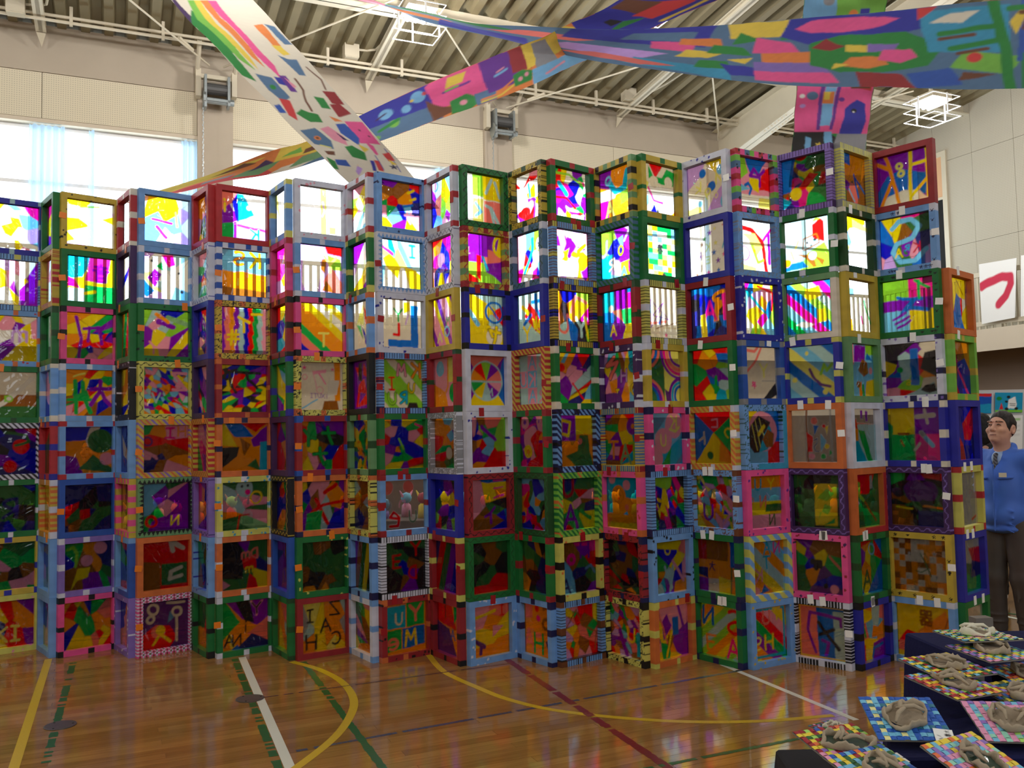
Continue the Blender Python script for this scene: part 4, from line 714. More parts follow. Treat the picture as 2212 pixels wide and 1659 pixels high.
def build_screen():
    pans = screen_panels(); rs = random.Random(5)
    for ci, (key, a, b) in enumerate(pans):
        u = unit(a, b); w = float(np.hypot(*(b - a))); ang = math.atan2(u[1], u[0])
        mid = (a + b) / 2; num = int(key[1:]); side = key[0]
        for row in range(8):
            spec = FRAMES[key][row]
            if spec is None: continue
            z = (7 - row) * ROWH
            seed = 1000 + ci * 37 + row * 11
            j = (rs.uniform(-.002, .002), rs.uniform(-.002, .002))
            hh = ROWH - 0.0015
            root = empty('framed_picture', (mid[0] + j[0], mid[1] + j[1], z), ang + rs.uniform(-.004, .004))
            tag(root, frame_label(key, row, spec, len(pans) - 1 - ci), 'picture', 'painted film frames of the folding screen')
            fr, film = spec.split('|')
            ww = w - 0.001 + rs.uniform(-.001, .001)
            fo = frame_mesh(ww, hh, fr, seed, root)
            nx = 34 if (side == 'L' and num <= 5) else 56
            film_mesh(ww, hh, film, seed + 500, root, nx, 60)
            # bits of tape that hold neighbours together
            tk = 'o' if num <= 4 else ('R' if num <= 8 else 'w')
            if rs.random() < .62:
                if num <= 5 and side == 'R' or num > 5 and side == 'L':
                    x = -ww / 2 + rs.uniform(0.0, .02) if side == 'R' else ww / 2 - rs.uniform(0, .02)
                    tape(tk, fo, x, hh * rs.uniform(.42, .58), .05, .045, rs.uniform(-.15, .15))
            if row > 0 and rs.random() < (.35 if num <= 7 else .6):
                for q in range(1 + (num > 8 and row > 3)):
                    tape(tk, fo, rs.uniform(-.32, .32) * ww, hh - rs.uniform(0, .012), .042, .06, rs.uniform(-.12, .12))
# ------------------------------------------------------------------ the hall
def hobj(mb, name, m, parent=None, smooth=False):
    """mesh given in hall coordinates (a, b, z); the object carries the hall's turn"""
    o = mb.build(name, m, parent, smooth)
    if parent is None: o.rotation_euler = (0, 0, YAW)
    return o
def struct(o):
    o['kind'] = 'structure'; return o

PIL = [-12.41, -7.84, -3.27, 1.30, 5.87, 10.45]          # pillar centres along the window wall
W_TOP, W_SILL, P_TOP = 6.03, 3.5, 6.75
G_TOP, G_BOT, G_DEP = 3.18, 2.86, 0.6

def build_hall():
    # floor
    fl = struct(hobj(MB().add([(A_L, B_B, 0), (A_R + 1, B_B, 0), (A_R + 1, B_F + .3, 0), (A_L, B_F + .3, 0)], [(0, 1, 2, 3)]), 'floor', None))
    fl.data.materials.append(M_FLOOR); fl.rotation_euler = (0, 0, YAW)
    # far (window) wall
    far = struct(hobj(MB(), 'wall_far', M_CONC))
    def part(name, mb, m, parent): return mb.build(name, m, parent)
    mb = MB()
    mb.box2((A_L, B_F, P_TOP), (A_R, B_F + .3, Z_EAVE + .02))                     # concrete beam
    for p in PIL: mb.box2((p - .25, B_F - .06, G_TOP), (p + .25, B_F + .3, P_TOP + .35))
    mb.box2((A_L, B_F, 0), (A_R, B_F + .3, W_SILL))
    part('concrete_frame', mb, M_CONC, far)
    ends = PIL + [A_R + .25]
    for q in range(len(PIL)):
        x0, x1 = PIL[q] + .25, ends[q + 1] - .25
        part('backing', MB().box2((x0, B_F + .06, W_TOP), (x1, B_F + .3, P_TOP)), M_CONC, far)
        n = 2
        for k in range(n):
            c0 = x0 + (x1 - x0) * k / n + .004; c1 = x0 + (x1 - x0) * (k + 1) / n - .004
            part('panel', MB().box2((c0, B_F + .01, W_TOP + .07), (c1, B_F + .06, P_TOP - .006)), M_PERF, far)
        part('head_strip', MB().box2((x0, B_F - .02, W_TOP + .0), (x1, B_F + .06, W_TOP + .055)), M_BEIGE, far)
    mb = MB().box2((A_L, B_F - .02, 0), (A_R, B_F, 1.85)); part('shade_brown_band', mb, M_SHADE_WALL, far)  # lower wall coloured dark for the gallery's shade
    part('wall_paint', MB().box2((A_L, B_F - .012, 1.85), (A_R, B_F, W_SILL)), M_BEIGE, far)
    # windows
    for q in range(len(PIL)):
        x0, x1 = PIL[q] + .25, ends[q + 1] - .25
        w = struct(empty(f'window_{q + 1}', (0, 0, 0), YAW))
        mb = MB(); zt = 5.22
        mb.box2((x0, B_F + .12, W_SILL), (x1, B_F + .2, W_SILL + .06)); mb.box2((x0, B_F + .12, W_TOP - .05), (x1, B_F + .2, W_TOP))
        mb.box2((x0, B_F + .12, zt - .025), (x1, B_F + .2, zt + .025))
        n = 2
        for k in range(n + 1):
            xx = x0 + (x1 - x0) * k / n; mb.box2((max(x0, xx - .02), B_F + .125, W_SILL), (min(x1, xx + .02), B_F + .195, W_TOP))
        mb.build('sash_frame', mat('white_sash', (.95, .95, .95), .4), w)
        for k in range(n):
            for (za, zb) in ((W_SILL + .06, zt - .04), (zt + .04, W_TOP - .05)):
                c0 = x0 + (x1 - x0) * k / n + .03; c1 = x0 + (x1 - x0) * (k + 1) / n - .03
                MB().box2((c0, B_F + .155, za), (c1, B_F + .16, zb)).build('pane', M_GLASS, w)
    # gallery along the far wall, with its railing
    g = struct(empty('trim_1', (0, 0, 0), YAW))
    gb = B_F - G_DEP
    MB().box2((A_L, gb, G_BOT + .12), (A_R - G_DEP, B_F - .02, G_TOP)).build('gallery_slab', M_BEIGE, g)
    MB().box2((A_L, gb - .04, G_BOT), (A_R - G_DEP, gb, G_TOP + .05)).build('fascia', M_BEIGE, g)
    r = MB(); r.box2((A_L, gb + .02, 4.15), (A_R - G_DEP, gb + .07, 4.21)); r.box2((A_L, gb + .02, G_TOP + .12), (A_R - G_DEP, gb + .06, G_TOP + .16))
    r.build('handrail', M_STEEL, g)
    bal = MB(); x = A_L
    while x < A_R - G_DEP:
        bal.box2((x, gb + .025, G_TOP), (x + .045, gb + .055, 4.16)); x += .115
    bo = bal.build('balusters', M_STEEL, g); bo['kind'] = 'stuff'
    # right wall with its joints, opening and gallery
    rw = struct(empty('wall_right', (0, 0, 0), YAW))
    MB().box2((A_R + .03, B_B, 0), (A_R + .3, B_F + .3, 9.2)).build('backing', M_CONC, rw)
    zs = [G_TOP, 5.01, 6.70, 8.3]; bs = np.concatenate([[B_F - .02], np.arange(13.1, 2.0, -.85)])
    for k in range(len(bs) - 1):
        for q in range(len(zs) - 1):
            MB().box2((A_R, bs[k + 1] + .003, zs[q] + .003), (A_R + .03, bs[k] - .003, min(zs[q + 1] - .003, 8.3))).build('panel', M_PERFR2, rw)
    MB().box2((A_R + .01, B_B, 0), (A_R + .03, B_F, G_BOT + .1)).build('lower_paint', mat('taupe_wall', (.56, .50, .45), .8, noise=.06, scale=3), rw)
    g2 = struct(empty('trim_2', (0, 0, 0), YAW)); ga = A_R - .95
    MB().box2((ga, 2, G_BOT + .12), (A_R, B_F - .02, G_TOP)).build('gallery_slab', M_BEIGE, g2)
    MB().box2((ga - .04, 2, G_BOT), (ga, B_F - G_DEP, G_TOP + .06)).build('fascia', M_BEIGE, g2)
    r = MB(); r.box2((ga + .02, 2, 4.16), (ga + .07, B_F - G_DEP, 4.24)); r.box2((ga + .02, 2, G_TOP + .12), (ga + .06, B_F - G_DEP, G_TOP + .2))
    for bb in np.arange(3, B_F - G_DEP, 1.83): r.box2((ga + .02, bb - .05, G_TOP), (ga + .08, bb + .05, 4.2))
    r.build('railing_frame', M_STEEL, g2)
    bal = MB()
    for bb in np.arange(3, B_F - G_DEP, .12): bal.box2((ga + .03, bb, G_TOP), (ga + .05, bb + .03, 4.18))
    bo = bal.build('balusters', M_STEEL, g2); bo['kind'] = 'stuff'
    # opening with curtain in the right wall
    p0 = at_side(1990, 500, A_R); p1 = at_side(2043, 500, A_R); b1, b0 = p0.dot(E2), p1.dot(E2)
    zt = at_side(2040, 337, A_R).z; zm = at_side(2040, 425, A_R).z
    d = struct(empty('door_1', (0, 0, 0), YAW)); f = MB(); t = .1
    f.box2((A_R - .04, b0 - t, G_TOP), (A_R, b0, zt + t)); f.box2((A_R - .04, b1, G_TOP), (A_R, b1 + t, zt + t)); f.box2((A_R - .04, b0, zt), (A_R, b1, zt + t)); f.box2((A_R - .04, b0, zm - .05), (A_R, b1, zm))
    f.build('door_frame', M_STEEL, d)
    MB().box2((A_R - .02, b0, zm), (A_R, b1, zt)).build('upper_board', mat('peach_board', (.86, .68, .52), .7), d)
    MB().box2((A_R - .02, b0, G_TOP), (A_R, b1, zm - .05)).build('dark_leaf', M_DARK, d)
    # left wall, back wall with its own windows
    struct(hobj(MB().box2((A_L - .3, B_B, 0), (A_L, B_F + .3, 9.2)), 'wall_left', M_BEIGE))
    bw_ = struct(empty('wall_back', (0, 0, 0), YAW)); mb = MB()
    mb.box2((A_L, B_B - .3, 0), (A_R, B_B, 3.0)); mb.box2((A_L, B_B - .3, W_TOP), (A_R, B_B, 7.7)); mb.box2((A_L, B_B - .3, 3.0), (A_R, B_B, 3.5))
    mb.box2((A_L, B_B - .3, 3.0), (PIL_B[0], B_B, W_TOP)); mb.box2((PIL_B[1], B_B - .3, 3.0), (A_R, B_B, W_TOP)); mb.box2((1.0, B_B - .3, 3.5), (1.6, B_B, W_TOP))
    mb.build('concrete_frame', M_CONC, bw_)
    # roof deck: folded steel plate, ribs running down the slope
    deck = MB(); pitch, dep = .30, .12; a = A_L - .3; prof = []
    while a < A_R + .4:
        prof += [(a, 0), (a + .11, 0), (a + .15, dep), (a + .26, dep)]; a += pitch
    vs = []
    for b in (B_B - .3, B_RIDGE, B_F + .35):
        vs += [(x, b, roof_z(b) + dz) for x, dz in prof]
    n = len(prof); fs = [(r * n + k, (r + 1) * n + k, (r + 1) * n + k + 1, r * n + k + 1) for r in range(2) for k in range(n - 1)]
    struct(hobj(deck.add(vs, fs), 'ceiling', M_DECK))
    # beams
    def ibeam(mb, a, b0, b1, drop, fw, web, taper=0.0):
        for t0, t1 in ((b0, b1),):
            z0, z1 = roof_z(t0) - .12, roof_z(t1) - .12
            def sl(aa, bb, top0, bot0, top1, bot1):
                mb.add([(aa, t0, bot0), (bb, t0, bot0), (bb, t0, top0), (aa, t0, top0), (aa, t1, bot1), (bb, t1, bot1), (bb, t1, top1), (aa, t1, top1)],
                       [(0, 1, 2, 3), (5, 4, 7, 6), (4, 5, 1, 0), (3, 2, 6, 7), (4, 0, 3, 7), (1, 5, 6, 2)])
            d0, d1 = drop, drop + taper
            sl(a - web / 2, a + web / 2, z0, z0 - d0, z1, z1 - d1)
            sl(a - fw / 2, a + fw / 2, z0 - d0 + .02, z0 - d0, z1 - d1 + .02, z1 - d1)
            sl(a - fw / 2, a + fw / 2, z0, z0 - .02, z1, z1 - .02)
    k = 3
    for p in PIL[5:]:
        mb = MB(); ibeam(mb, p, 9.0, B_F - .02, .42, .26, .02, .28); ibeam(mb, p, B_RIDGE, 9.0, .42, .26, .02); 
        for q in range(7):
            for e in (-.08, .08): mb.lathe([(.014, 0), (.014, .02)], (p + e, 11.6 + .09 * q, roof_z(11.6 + .09 * q) - .12 - .42 - .28 * (2.6 + .09 * q) / 4.6 - .02), 6)
        struct(hobj(mb, f'trim_{k}', M_STEEL)); k += 1
    for p in [(a + b) / 2 for a, b in zip(PIL[1:], PIL[2:])] + [12.5]:
        mb = MB(); ibeam(mb, p, 6.0, B_F - .25, .1, .13, .05); mb.add([(p - .06, B_F - .25, 7.2), (p + .06, B_F - .25, 7.2), (p, B_F - .1, 7.06), (p - .06, B_F - .25, 7.32), (p + .06, B_F - .25, 7.32)], [(0, 1, 2), (0, 2, 3), (1, 4, 2)])
        struct(hobj(mb, f'trim_{k}', M_STEEL)); k += 1
    mb = MB()                                                                     # long girder parallel to the wall
    zg = 7.44; mb.box2((A_L, 11.42, zg), (A_R, 11.66, zg + .022)); mb.box2((A_L, 11.53, zg), (A_R, 11.55, zg + .2))
    struct(hobj(mb, f'trim_{k}', M_STEEL)); k += 1
    mb = MB(); 
    for dz in (0, .07): mb.tube([(A_L, 12.95, 7.22 + dz), (A_R, 12.95, 7.22 + dz)], .022, 8)
    for aa in np.arange(A_L + .4, A_R, 1.15): mb.box2((aa - .02, 12.93, 7.18), (aa + .02, 12.97, 7.44))
    struct(hobj(mb, f'trim_{k}', M_STEEL)); k += 1
    mids = [(a + b) / 2 for a, b in zip(PIL[1:], PIL[2:])]
    for i, p in enumerate(PIL[2:]):
        for s in (-1, 1):
            t = MB(); t.tube([(p + .1 * s, B_F - .2, 7.1), (p + 2.15 * s, 10.9, roof_z(10.9) - .3)], .014, 8)
            t.tube([(p + .35 * s, B_F - .2 - .31, 7.16), (p + .55 * s, B_F - .2 - .56, 7.21)], .024, 8)
            struct(hobj(t, f'trim_{k}', M_STEEL)); k += 1
    # boards of the floor in front of the screen, each its own piece
    pm = MB().box2((-.7985, -.0364, -.001), (.7985, .0364, .0011)).mesh('floor_board', M_PLANK); r_ = random.Random(3); row = 0
    for b in np.arange(2.6, 8.4, .075):
        x = -2.6 + (row * .53) % 1.6; row += 1
        while x < 6.6:
            w_ = hall(x, b)
            vis = any(w2.y > 4.0 and abs(w2.x) < w2.y * .62 and w2.y < 6.75 - .11 * w2.x for w2 in (hall(x - .8, b), w_, hall(x + .8, b)))
            if vis and not (w_.x > 2.6 and w_.y < 4.4):
                o = bpy.data.objects.new('floor_board', pm); link(o, fl); o.location = (x, b, 0)
            x += 1.6
    # court lines and sockets on the floor
    def line(pts, w, m, wear=0.0, seed=0):
        P = [at_z(x, y, 0) for x, y in pts]; q = MB(); rs = random.Random(seed); out = []
        for i in range(len(P) - 1):
            n = max(1, int((P[i + 1] - P[i]).length / .03)) if wear else 1
            for t in range(n):
                if wear and rs.random() < wear * (.35 + .65 * (math.sin(t * .35 + seed) > .2)): continue
                a, b = P[i].lerp(P[i + 1], t / n), P[i].lerp(P[i + 1], (t + (.92 if wear else 1)) / n)
                d = (P[i + 1] - P[i]).normalized(); s = Vector((-d.y, d.x, 0)) * w / 2 * (rs.uniform(.8, 1.08) if wear else 1)
                q.add([a - s, a + s, b + s, b - s], [(0, 1, 2, 3)])
        for v in range(len(q.v)): q.v[v] = (q.v[v][0], q.v[v][1], .0018 + .0002 * (seed % 4))
        Rm = HALL.inverted(); q.v = [tuple(Rm @ Vector(v)) for v in q.v]
        return q.build('court_line', m, fl)
    def smooth(pts, n=6):
        out = []
        P = [pts[0]] + pts + [pts[-1]]
        for i in range(1, len(P) - 2):
            for t in range(n):
                t /= n
                out.append(tuple(.5 * ((2 * P[i][k]) + (-P[i - 1][k] + P[i + 1][k]) * t + (2 * P[i - 1][k] - 5 * P[i][k] + 4 * P[i + 1][k] - P[i + 2][k]) * t * t + (-P[i - 1][k] + 3 * P[i][k] - 3 * P[i + 1][k] + P[i + 2][k]) * t ** 3) for k in range(2)))
        return out + [pts[-1]]
    ly = mat('yellow_court_paint', (.80, .66, .10), .35); lw = mat('white_court_paint', (.86, .86, .80), .35)
    lg = mat('green_court_paint', (.06, .36, .16), .35); lb = mat('blue_court_paint', (.20, .24, .34), .35); lr = mat('crimson_court_paint', (.46, .07, .12), .35)
    def ext(p, q, t): return (p[0] + (p[0] - q[0]) * t, p[1] + (p[1] - q[1]) * t)
    def L2(p, q, w, m, **k_): line([(at := p), q], w, m, **k_)
    L2((105, 1424), (20, 1690), .05, ly, seed=1); L2((158, 1432), (88, 1690), .045, lg, wear=.6, seed=2)
    L2((507, 1424), (614, 1690), .045, lg, wear=.4, seed=3); L2((523, 1420), (640, 1690), .052, lw, seed=4)
    L2((655, 1430), (850, 1690), .045, lg, wear=.1, seed=5)
    line(smooth([(630, 1430), (690, 1447), (740, 1475), (764, 1512), (755, 1550), (718, 1598), (640, 1659), (590, 1690)]), .05, ly, seed=6)
    line(smooth([(925, 1414), (960, 1452), (1030, 1485), (1100, 1512), (1200, 1535), (1350, 1552), (1500, 1560), (1650, 1558), (1800, 1546)]), .045, ly, seed=9)
    L2((570, 1507), (1110, 1432), .016, mat('faded_maroon_line', (.34, .19, .20), .4), wear=.15, seed=7)
    L2((640, 1623), (1790, 1414), .03, lb, wear=.12, seed=8); L2((1095, 1425), (1490, 1690), .05, lr, wear=.1, seed=10)
    L2((1340, 1672), (1800, 1582), .03, lg, wear=.12, seed=11); L2((1560, 1436), (1850, 1556), .04, lw, seed=12)
    L2((2128, 1322), (2212, 1340), .05, lw, seed=13); L2((2128, 1318), (2212, 1330), .04, lg, wear=.2, seed=14)
    for (x, y) in ((130, 1568), (540, 1510)):
        p = HALL.inverted() @ at_z(x, y, 0)
        s = MB().lathe([(.085, 0), (.085, .003), (.08, .004)], (p.x, p.y, .002), 28); so = s.build('socket_cover', mat('worn_steel', (.45, .43, .42), .35, metal=.7, noise=.2, scale=30), fl)
        for ang in (0, 2.1, 4.2): MB().lathe([(.006, 0), (.006, .001)], (p.x + .065 * math.cos(ang), p.y + .065 * math.sin(ang), .006), 8).build('screw', M_DARK, so)
    return fl

def make_glass():
    m, nt, b, out = node_mat('window_glass'); nt.nodes.remove(b)
    tp = nt.nodes.new('ShaderNodeBsdfTransparent'); tp.inputs[0].default_value = (.93, .96, .97, 1)
    gl = nt.nodes.new('ShaderNodeBsdfGlossy'); gl.inputs['Roughness'].default_value = .02
    mx = nt.nodes.new('ShaderNodeMixShader'); mx.inputs[0].default_value = .05
    nt.links.new(tp.outputs[0], mx.inputs[1]); nt.links.new(gl.outputs[0], mx.inputs[2]); nt.links.new(mx.outputs[0], out.inputs[0])
    return m
M_GLASS = make_glass()
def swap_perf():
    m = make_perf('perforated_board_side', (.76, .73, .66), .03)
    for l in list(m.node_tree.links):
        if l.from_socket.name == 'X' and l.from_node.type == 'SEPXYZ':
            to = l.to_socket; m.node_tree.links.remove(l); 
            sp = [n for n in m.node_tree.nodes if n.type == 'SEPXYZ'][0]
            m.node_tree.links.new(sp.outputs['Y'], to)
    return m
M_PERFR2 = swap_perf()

def build_curtains():
    m, nt, b, out = node_mat('sheer_blue_curtain'); nt.nodes.remove(b)
    tl = nt.nodes.new('ShaderNodeBsdfTranslucent'); tl.inputs[0].default_value = (*S3(.78, .87, .93), 1)
    df = nt.nodes.new('ShaderNodeBsdfDiffuse'); df.inputs[0].default_value = (*S3(.76, .85, .92), 1)
    tp = nt.nodes.new('ShaderNodeBsdfTransparent'); tp.inputs[0].default_value = (.8, .93, 1, 1)
    a = nt.nodes.new('ShaderNodeMixShader'); a.inputs[0].default_value = .5; c = nt.nodes.new('ShaderNodeMixShader'); c.inputs[0].default_value = .07
    nt.links.new(tl.outputs[0], a.inputs[1]); nt.links.new(df.outputs[0], a.inputs[2]); nt.links.new(a.outputs[0], c.inputs[1]); nt.links.new(tp.outputs[0], c.inputs[2]); nt.links.new(c.outputs[0], out.inputs[0])
    def cur(x0, x1, label, n):
        p0, p1 = at_wall(x0, 300, B_F + .03), at_wall(x1, 300, B_F + .03); a0, a1 = p0.dot(E1), p1.dot(E1)
        nx = n * 10; nz = 6; u, v = np.meshgrid(np.linspace(0, 1, nx + 1), np.linspace(0, 1, nz + 1))
        wave = .032 * np.sin(u * n * 2 * math.pi + .6 * np.sin(v * 3)) + .012 * np.sin(u * n * 5)
        am = a0 + (a1 - a0) * (u + .04 * (u - .5) * v)
        V = np.stack([am, B_F + .03 + wave, W_TOP - .02 - v * (W_TOP - W_SILL - .05)], -1).reshape(-1, 3)
        o = np_mesh('curtain', V, grid_faces(nx, nz), None, m, None, True); o.rotation_euler = (0, 0, YAW)
        tag(o, label, 'curtain', 'sheer curtains at the gym windows')
    cur(63, 140, 'pale blue sheer curtain gathered in the middle of its window', 5)
    cur(392, 426, 'pale blue sheer curtain pushed against the pillar under the winch chain', 3)
    cur(938, 960, 'narrow pale blue sheer curtain half behind the white animal banner', 2)
    cur(1519, 1540, 'pale blue sheer curtain seen through the starry film', 3)
    cur(1930, 1948, 'pale blue sheer curtain next to the hall corner', 2)
    cur(192, 204, 'slim pale blue sheer curtain strip behind the wide window', 1)
# ------------------------------------------------------------------ banners
def edges(pts, n):
    """resample a polyline of 3D points (smooth) to n+1 points"""
    P = np.array([tuple(p) for p in pts]); m = len(P)
    Q = np.vstack([2 * P[0] - P[1], P, 2 * P[-1] - P[-2]]); out = []
    for t in np.linspace(0, m - 1, n + 1):
        i = min(int(t), m - 2); f = t - i; a, b, c, d = Q[i], Q[i + 1], Q[i + 2], Q[i + 3]
        out.append(.5 * (2 * b + (c - a) * f + (2 * a - 5 * b + 4 * c - d) * f * f + (3 * b - a - 3 * c + d) * f ** 3))
    return np.array(out)

def banner(name, top, bot, n, nw, spec, seed, label, asp, tex=.10, umap=None):
    T, Bt = edges(top, n), edges(bot, n)
    v = np.linspace(0, 1, nw + 1)
    V = Bt[None] * (1 - v)[:, None, None] + T[None] * v[:, None, None]
    C = paint(spec, n + 1, nw + 1, seed, asp, tex, umap)
    C = C * .82 + .18 * (C.mean(-1, keepdims=True) * .6 + .25)
    nrm = np.cross(T[1:] - T[:-1], (Bt - T)[1:]); nrm = np.vstack([nrm, nrm[-1:]]); nrm /= np.linalg.norm(nrm, axis=1)[:, None]
    U, W = np.meshgrid(np.linspace(0, 1, n + 1), v)
    V = V + nrm[None] * (0.02 * (vnoise(U * 3, W * .6, 6, seed) - .5) + .012 * np.sin(U * 40 + W * 3))[..., None]
    o = np_mesh(name, V.reshape(-1, 3), grid_faces(n, nw), C.reshape(-1, 3), M_CLOTH, None, True)
    tag(o, label, 'banner', 'painted cloth banners strung under the roof')
    return o

def build_banners():
    # white banner with animals: runs from over the hall down behind the screen
    y0, y1 = 8.4, 9.8
    R_ = [at_y(470, -90, 8.1), at_y(548, 0, y0), at_y(640, 103, 8.8), at_y(767, 244, 9.3), at_y(893, 382, y1), at_y(950, 450, 10.0)]
    L_ = [at_y(280, -90, 8.1), at_y(368, 0, y0), at_y(500, 138, 8.8), at_y(640, 283, 9.3), at_y(748, 390, y1), at_y(810, 460, 10.0)]
    sp = ("Fe;" # u runs downwards along the banner, v=1 is its right edge
      "Gz:.0,0,.2,.0,.33,.03,.33,.12,.15,.1,0,.05;Gg:.12,.0,.36,.0,.4,.1,.3,.14,.15,.18,.05,.15;GG:.1,.12,.3,.16,.36,.22,.2,.25,0,.3,0,.2;Gy:.1,.22,.25,.24,.36,.26,.3,.32,.12,.3,0,.36,0,.28;Go:.0,.36,.12,.34,.3,.34,.36,.38,.28,.42,.1,.42,0,.46;GP:0,.45,.1,.43,.3,.42,.42,.45,.36,.52,.15,.5,0,.55;"
      "Go:.16,.72,.28,.74,.3,.8,.28,.84,.16,.84;Gy:.27,.72,.33,.75,.33,.84,.28,.83;Gd:.16,.86,.28,.9,.29,.98,.18,.97;Gd:.32,.68,.42,.72,.43,.8,.36,.86,.35,.76;"
      "Gd:.37,.18,.44,.14,.5,.2,.49,.34,.4,.34;Cg:.435,.24,.045;Gr:.48,.18,.55,.1,.58,.16,.5,.3;Gb:.4,.38,.43,.36,.45,.46,.41,.46;Gv:.4,.46,.47,.42,.48,.5,.41,.54;Gp:.41,.5,.46,.5,.46,.55;GB:.5,.04,.53,.02,.54,.1,.5,.12;"
      "Lt:.03,.43,.62,.48,.6,.52,.5,.56,.46;Lt:.02,.4,.9,.46,.95,.5,.9;Gg:.51,.66,.56,.62,.58,.72,.53,.76;GR:.5,.84,.56,.8,.58,.96,.52,.98;GR:.56,.76,.62,.72,.62,.94,.57,.9;Gg:.55,.22,.6,.3,.62,.46,.58,.5,.56,.4,.54,.34;"
      "Gd:.62,.06,.7,.06,.74,.26,.7,.34,.63,.28;Co:.675,.18,.05;Ct:.675,.18,.025;LY:.025,.71,.12,.73,.24;Gp:.64,.34,.7,.38,.74,.5,.7,.56,.64,.48;Gn:.67,.5,.71,.52,.72,.58;"
      "GP:.64,.74,.74,.7,.76,.96,.66,.99;GB:.64,.6,.68,.56,.75,.66,.72,.74,.65,.72;Ck:.69,.84,.015;Ck:.72,.9,.015;Go:.6,.62,.63,.62,.64,.72;"
      "Gg:.74,.44,.79,.42,.82,.56,.78,.64,.74,.56;GP:.74,.78,.8,.76,.8,.8,.76,.84;Gy:.74,.66,.78,.64,.77,.74;Gt:.74,.1,.76,.1,.77,.2,.75,.24;GB:.79,.14,.82,.1,.84,.26,.8,.3;Gg:.77,.05,.84,.0,.85,.05,.8,.12;"
      "Gr:.82,.66,.88,.58,.89,.64,.83,.72;Gb:.82,.6,.88,.5,.885,.54,.825,.65;Lb:.012,.8,.74,.88,.66;Lb:.012,.78,.95,.9,.88;Go:.83,.4,.86,.32,.88,.3;Gl:.84,.36,.87,.26,.9,.24,.86,.4;Gr:.8,.86,.84,.84,.84,.94,.8,.96;Gy:.83,.86,.86,.84,.86,.92;*n:.87,.84,.06;"
      "Gn:.92,.3,.96,.22,.97,.5,.93,.5;GR:.92,.66,.95,.6,.96,.74,.93,.78;Gt:.93,.08,.97,.04,.98,.2,.94,.2;GY:.9,.7,.91,.66,.92,.74")
    banner('painted_banner', R_, L_, 420, 84, sp, 31, 'off-white cloth banner painted with animals and a rainbow, slanting under the roof', 4.4, .05, ((0, .2, .8, 1), (-.33, 0, .93, 1.25)))
    # long banner from the lower left up to the right
    up = [at_y(250, 440, 11.6), at_y(350, 412, 11.4), at_y(560, 336, 11.0), at_y(690, 292, 10.6), at_y(920, 182, 9.8), at_y(1130, 97, 9.1), at_y(1220, 58, 8.8), at_y(1340, 0, 8.5), at_y(1460, -60, 8.2)]
    lo = [at_y(300, 440, 12.0), at_y(420, 407, 11.8), at_y(565, 380, 11.4), at_y(702, 345, 11.0), at_y(950, 258, 10.1), at_y(1150, 183, 9.4), at_y(1280, 122, 9.1), at_y(1545, 2, 8.7), at_y(1680, -60, 8.4)]
    sp = ("Fo;Gr:0,0,0,.5,.2,.3,.22,0;Gy:.02,.5,.1,.6,.2,.8,.12,1,.0,1;Gq:.06,.2,.12,.3,.14,.5,.08,.4;Gh:.12,.2,.18,.1,.24,.5,.16,.5;Ge:.2,0,.34,0,.36,.25,.24,.2;Gt:.1,.7,.18,.7,.16,.9;Gz:.16,.4,.22,.5,.2,.7;"
          "Gy:.22,.5,.38,.4,.4,1,.24,1;Gh:.26,.1,.38,.15,.4,.5,.3,.4;Gd:.28,0,.4,0,.4,.2,.32,.12;GG:.24,.6,.3,.6,.3,.85;Gt:.3,.5,.37,.6,.36,.8,.31,.7;Gp:.33,.75,.38,.8,.37,.95;"
          "Gb:.4,0,.4,1,.56,1,.56,0;Gd:.4,0,.4,.5,.56,.4,.56,0;Cc:.46,.7,.14;Cc:.5,.6,.1;CG:.47,.35,.1;Cc:.53,.78,.16;Cr:.545,.8,.05;Lg:.08,.44,.3,.48,.42;CG:.43,.12,.08;Cy:.515,.75,.04;Lz:.04,.44,.65,.46,.72;"
          "GP:.555,.25,.55,.95,.56,1,.64,1,.65,.3;Gt:.54,.0,.54,.6,.565,.3,.6,.1;Gg:.575,.0,.58,.35,.61,.4,.63,.1,.61,0;Gy:.58,.7,.59,.95,.62,.92,.61,.72;Lv:.05,.575,.62,.62,.66;LG:.05,.58,.64,.6,.66;Cp:.6,.2,.06;Gd:.62,0,.62,.3,.66,.3,.66,0;"
          "Gv:.645,.2,.64,1,.7,1,.72,.2;Lc:.05,.665,.55,.69,.6;Lp:.03,.67,.62,.685,.66;Lo:.04,.63,.1,.66,.12,.7,.3;Ly:.04,.63,.05,.67,.06,.72,.25;GR:.7,.45,.7,1,.735,1,.745,.4;Gg:.7,.12,.7,.4,.72,.44,.745,.35,.74,.12;Cp:.715,.25,.05;Cp:.73,.3,.05;"
          "Gy:.735,.4,.73,1,.82,1,.85,.6;Gq:.75,.3,.75,.95,.775,.95,.785,.25;Gc:.74,0,.745,.35,.8,.35,.85,.2,.85,0;Lp:.05,.76,.12,.79,.2;Oq:.815,.75,.1,.04;Gb:.82,0,.83,1,.96,1,.96,0;Gg:.84,.35,.86,.5,.87,.35;Gk:.85,.5,.852,.7,.86,.7,.86,.5;Gr:.87,.25,.87,.55,.9,.6,.905,.25;Gt:.875,.55,.88,.95,.9,.95,.9,.55;*y:.93,.65,.2;Ly:.06,.87,.08,.94,.2;Gy:.95,.3,.95,1,1,1,1,.3")
    banner('painted_banner', up, lo, 560, 48, sp, 32, 'multicoloured painted cloth banner rising from the windows, pink and violet squares midway', 10.0, .08, ((0, .1, .42, .5, .565, .60, .63, .75, .97, 1), (-.1, 0, .4, .555, .645, .70, .745, .82, .96, 1)))
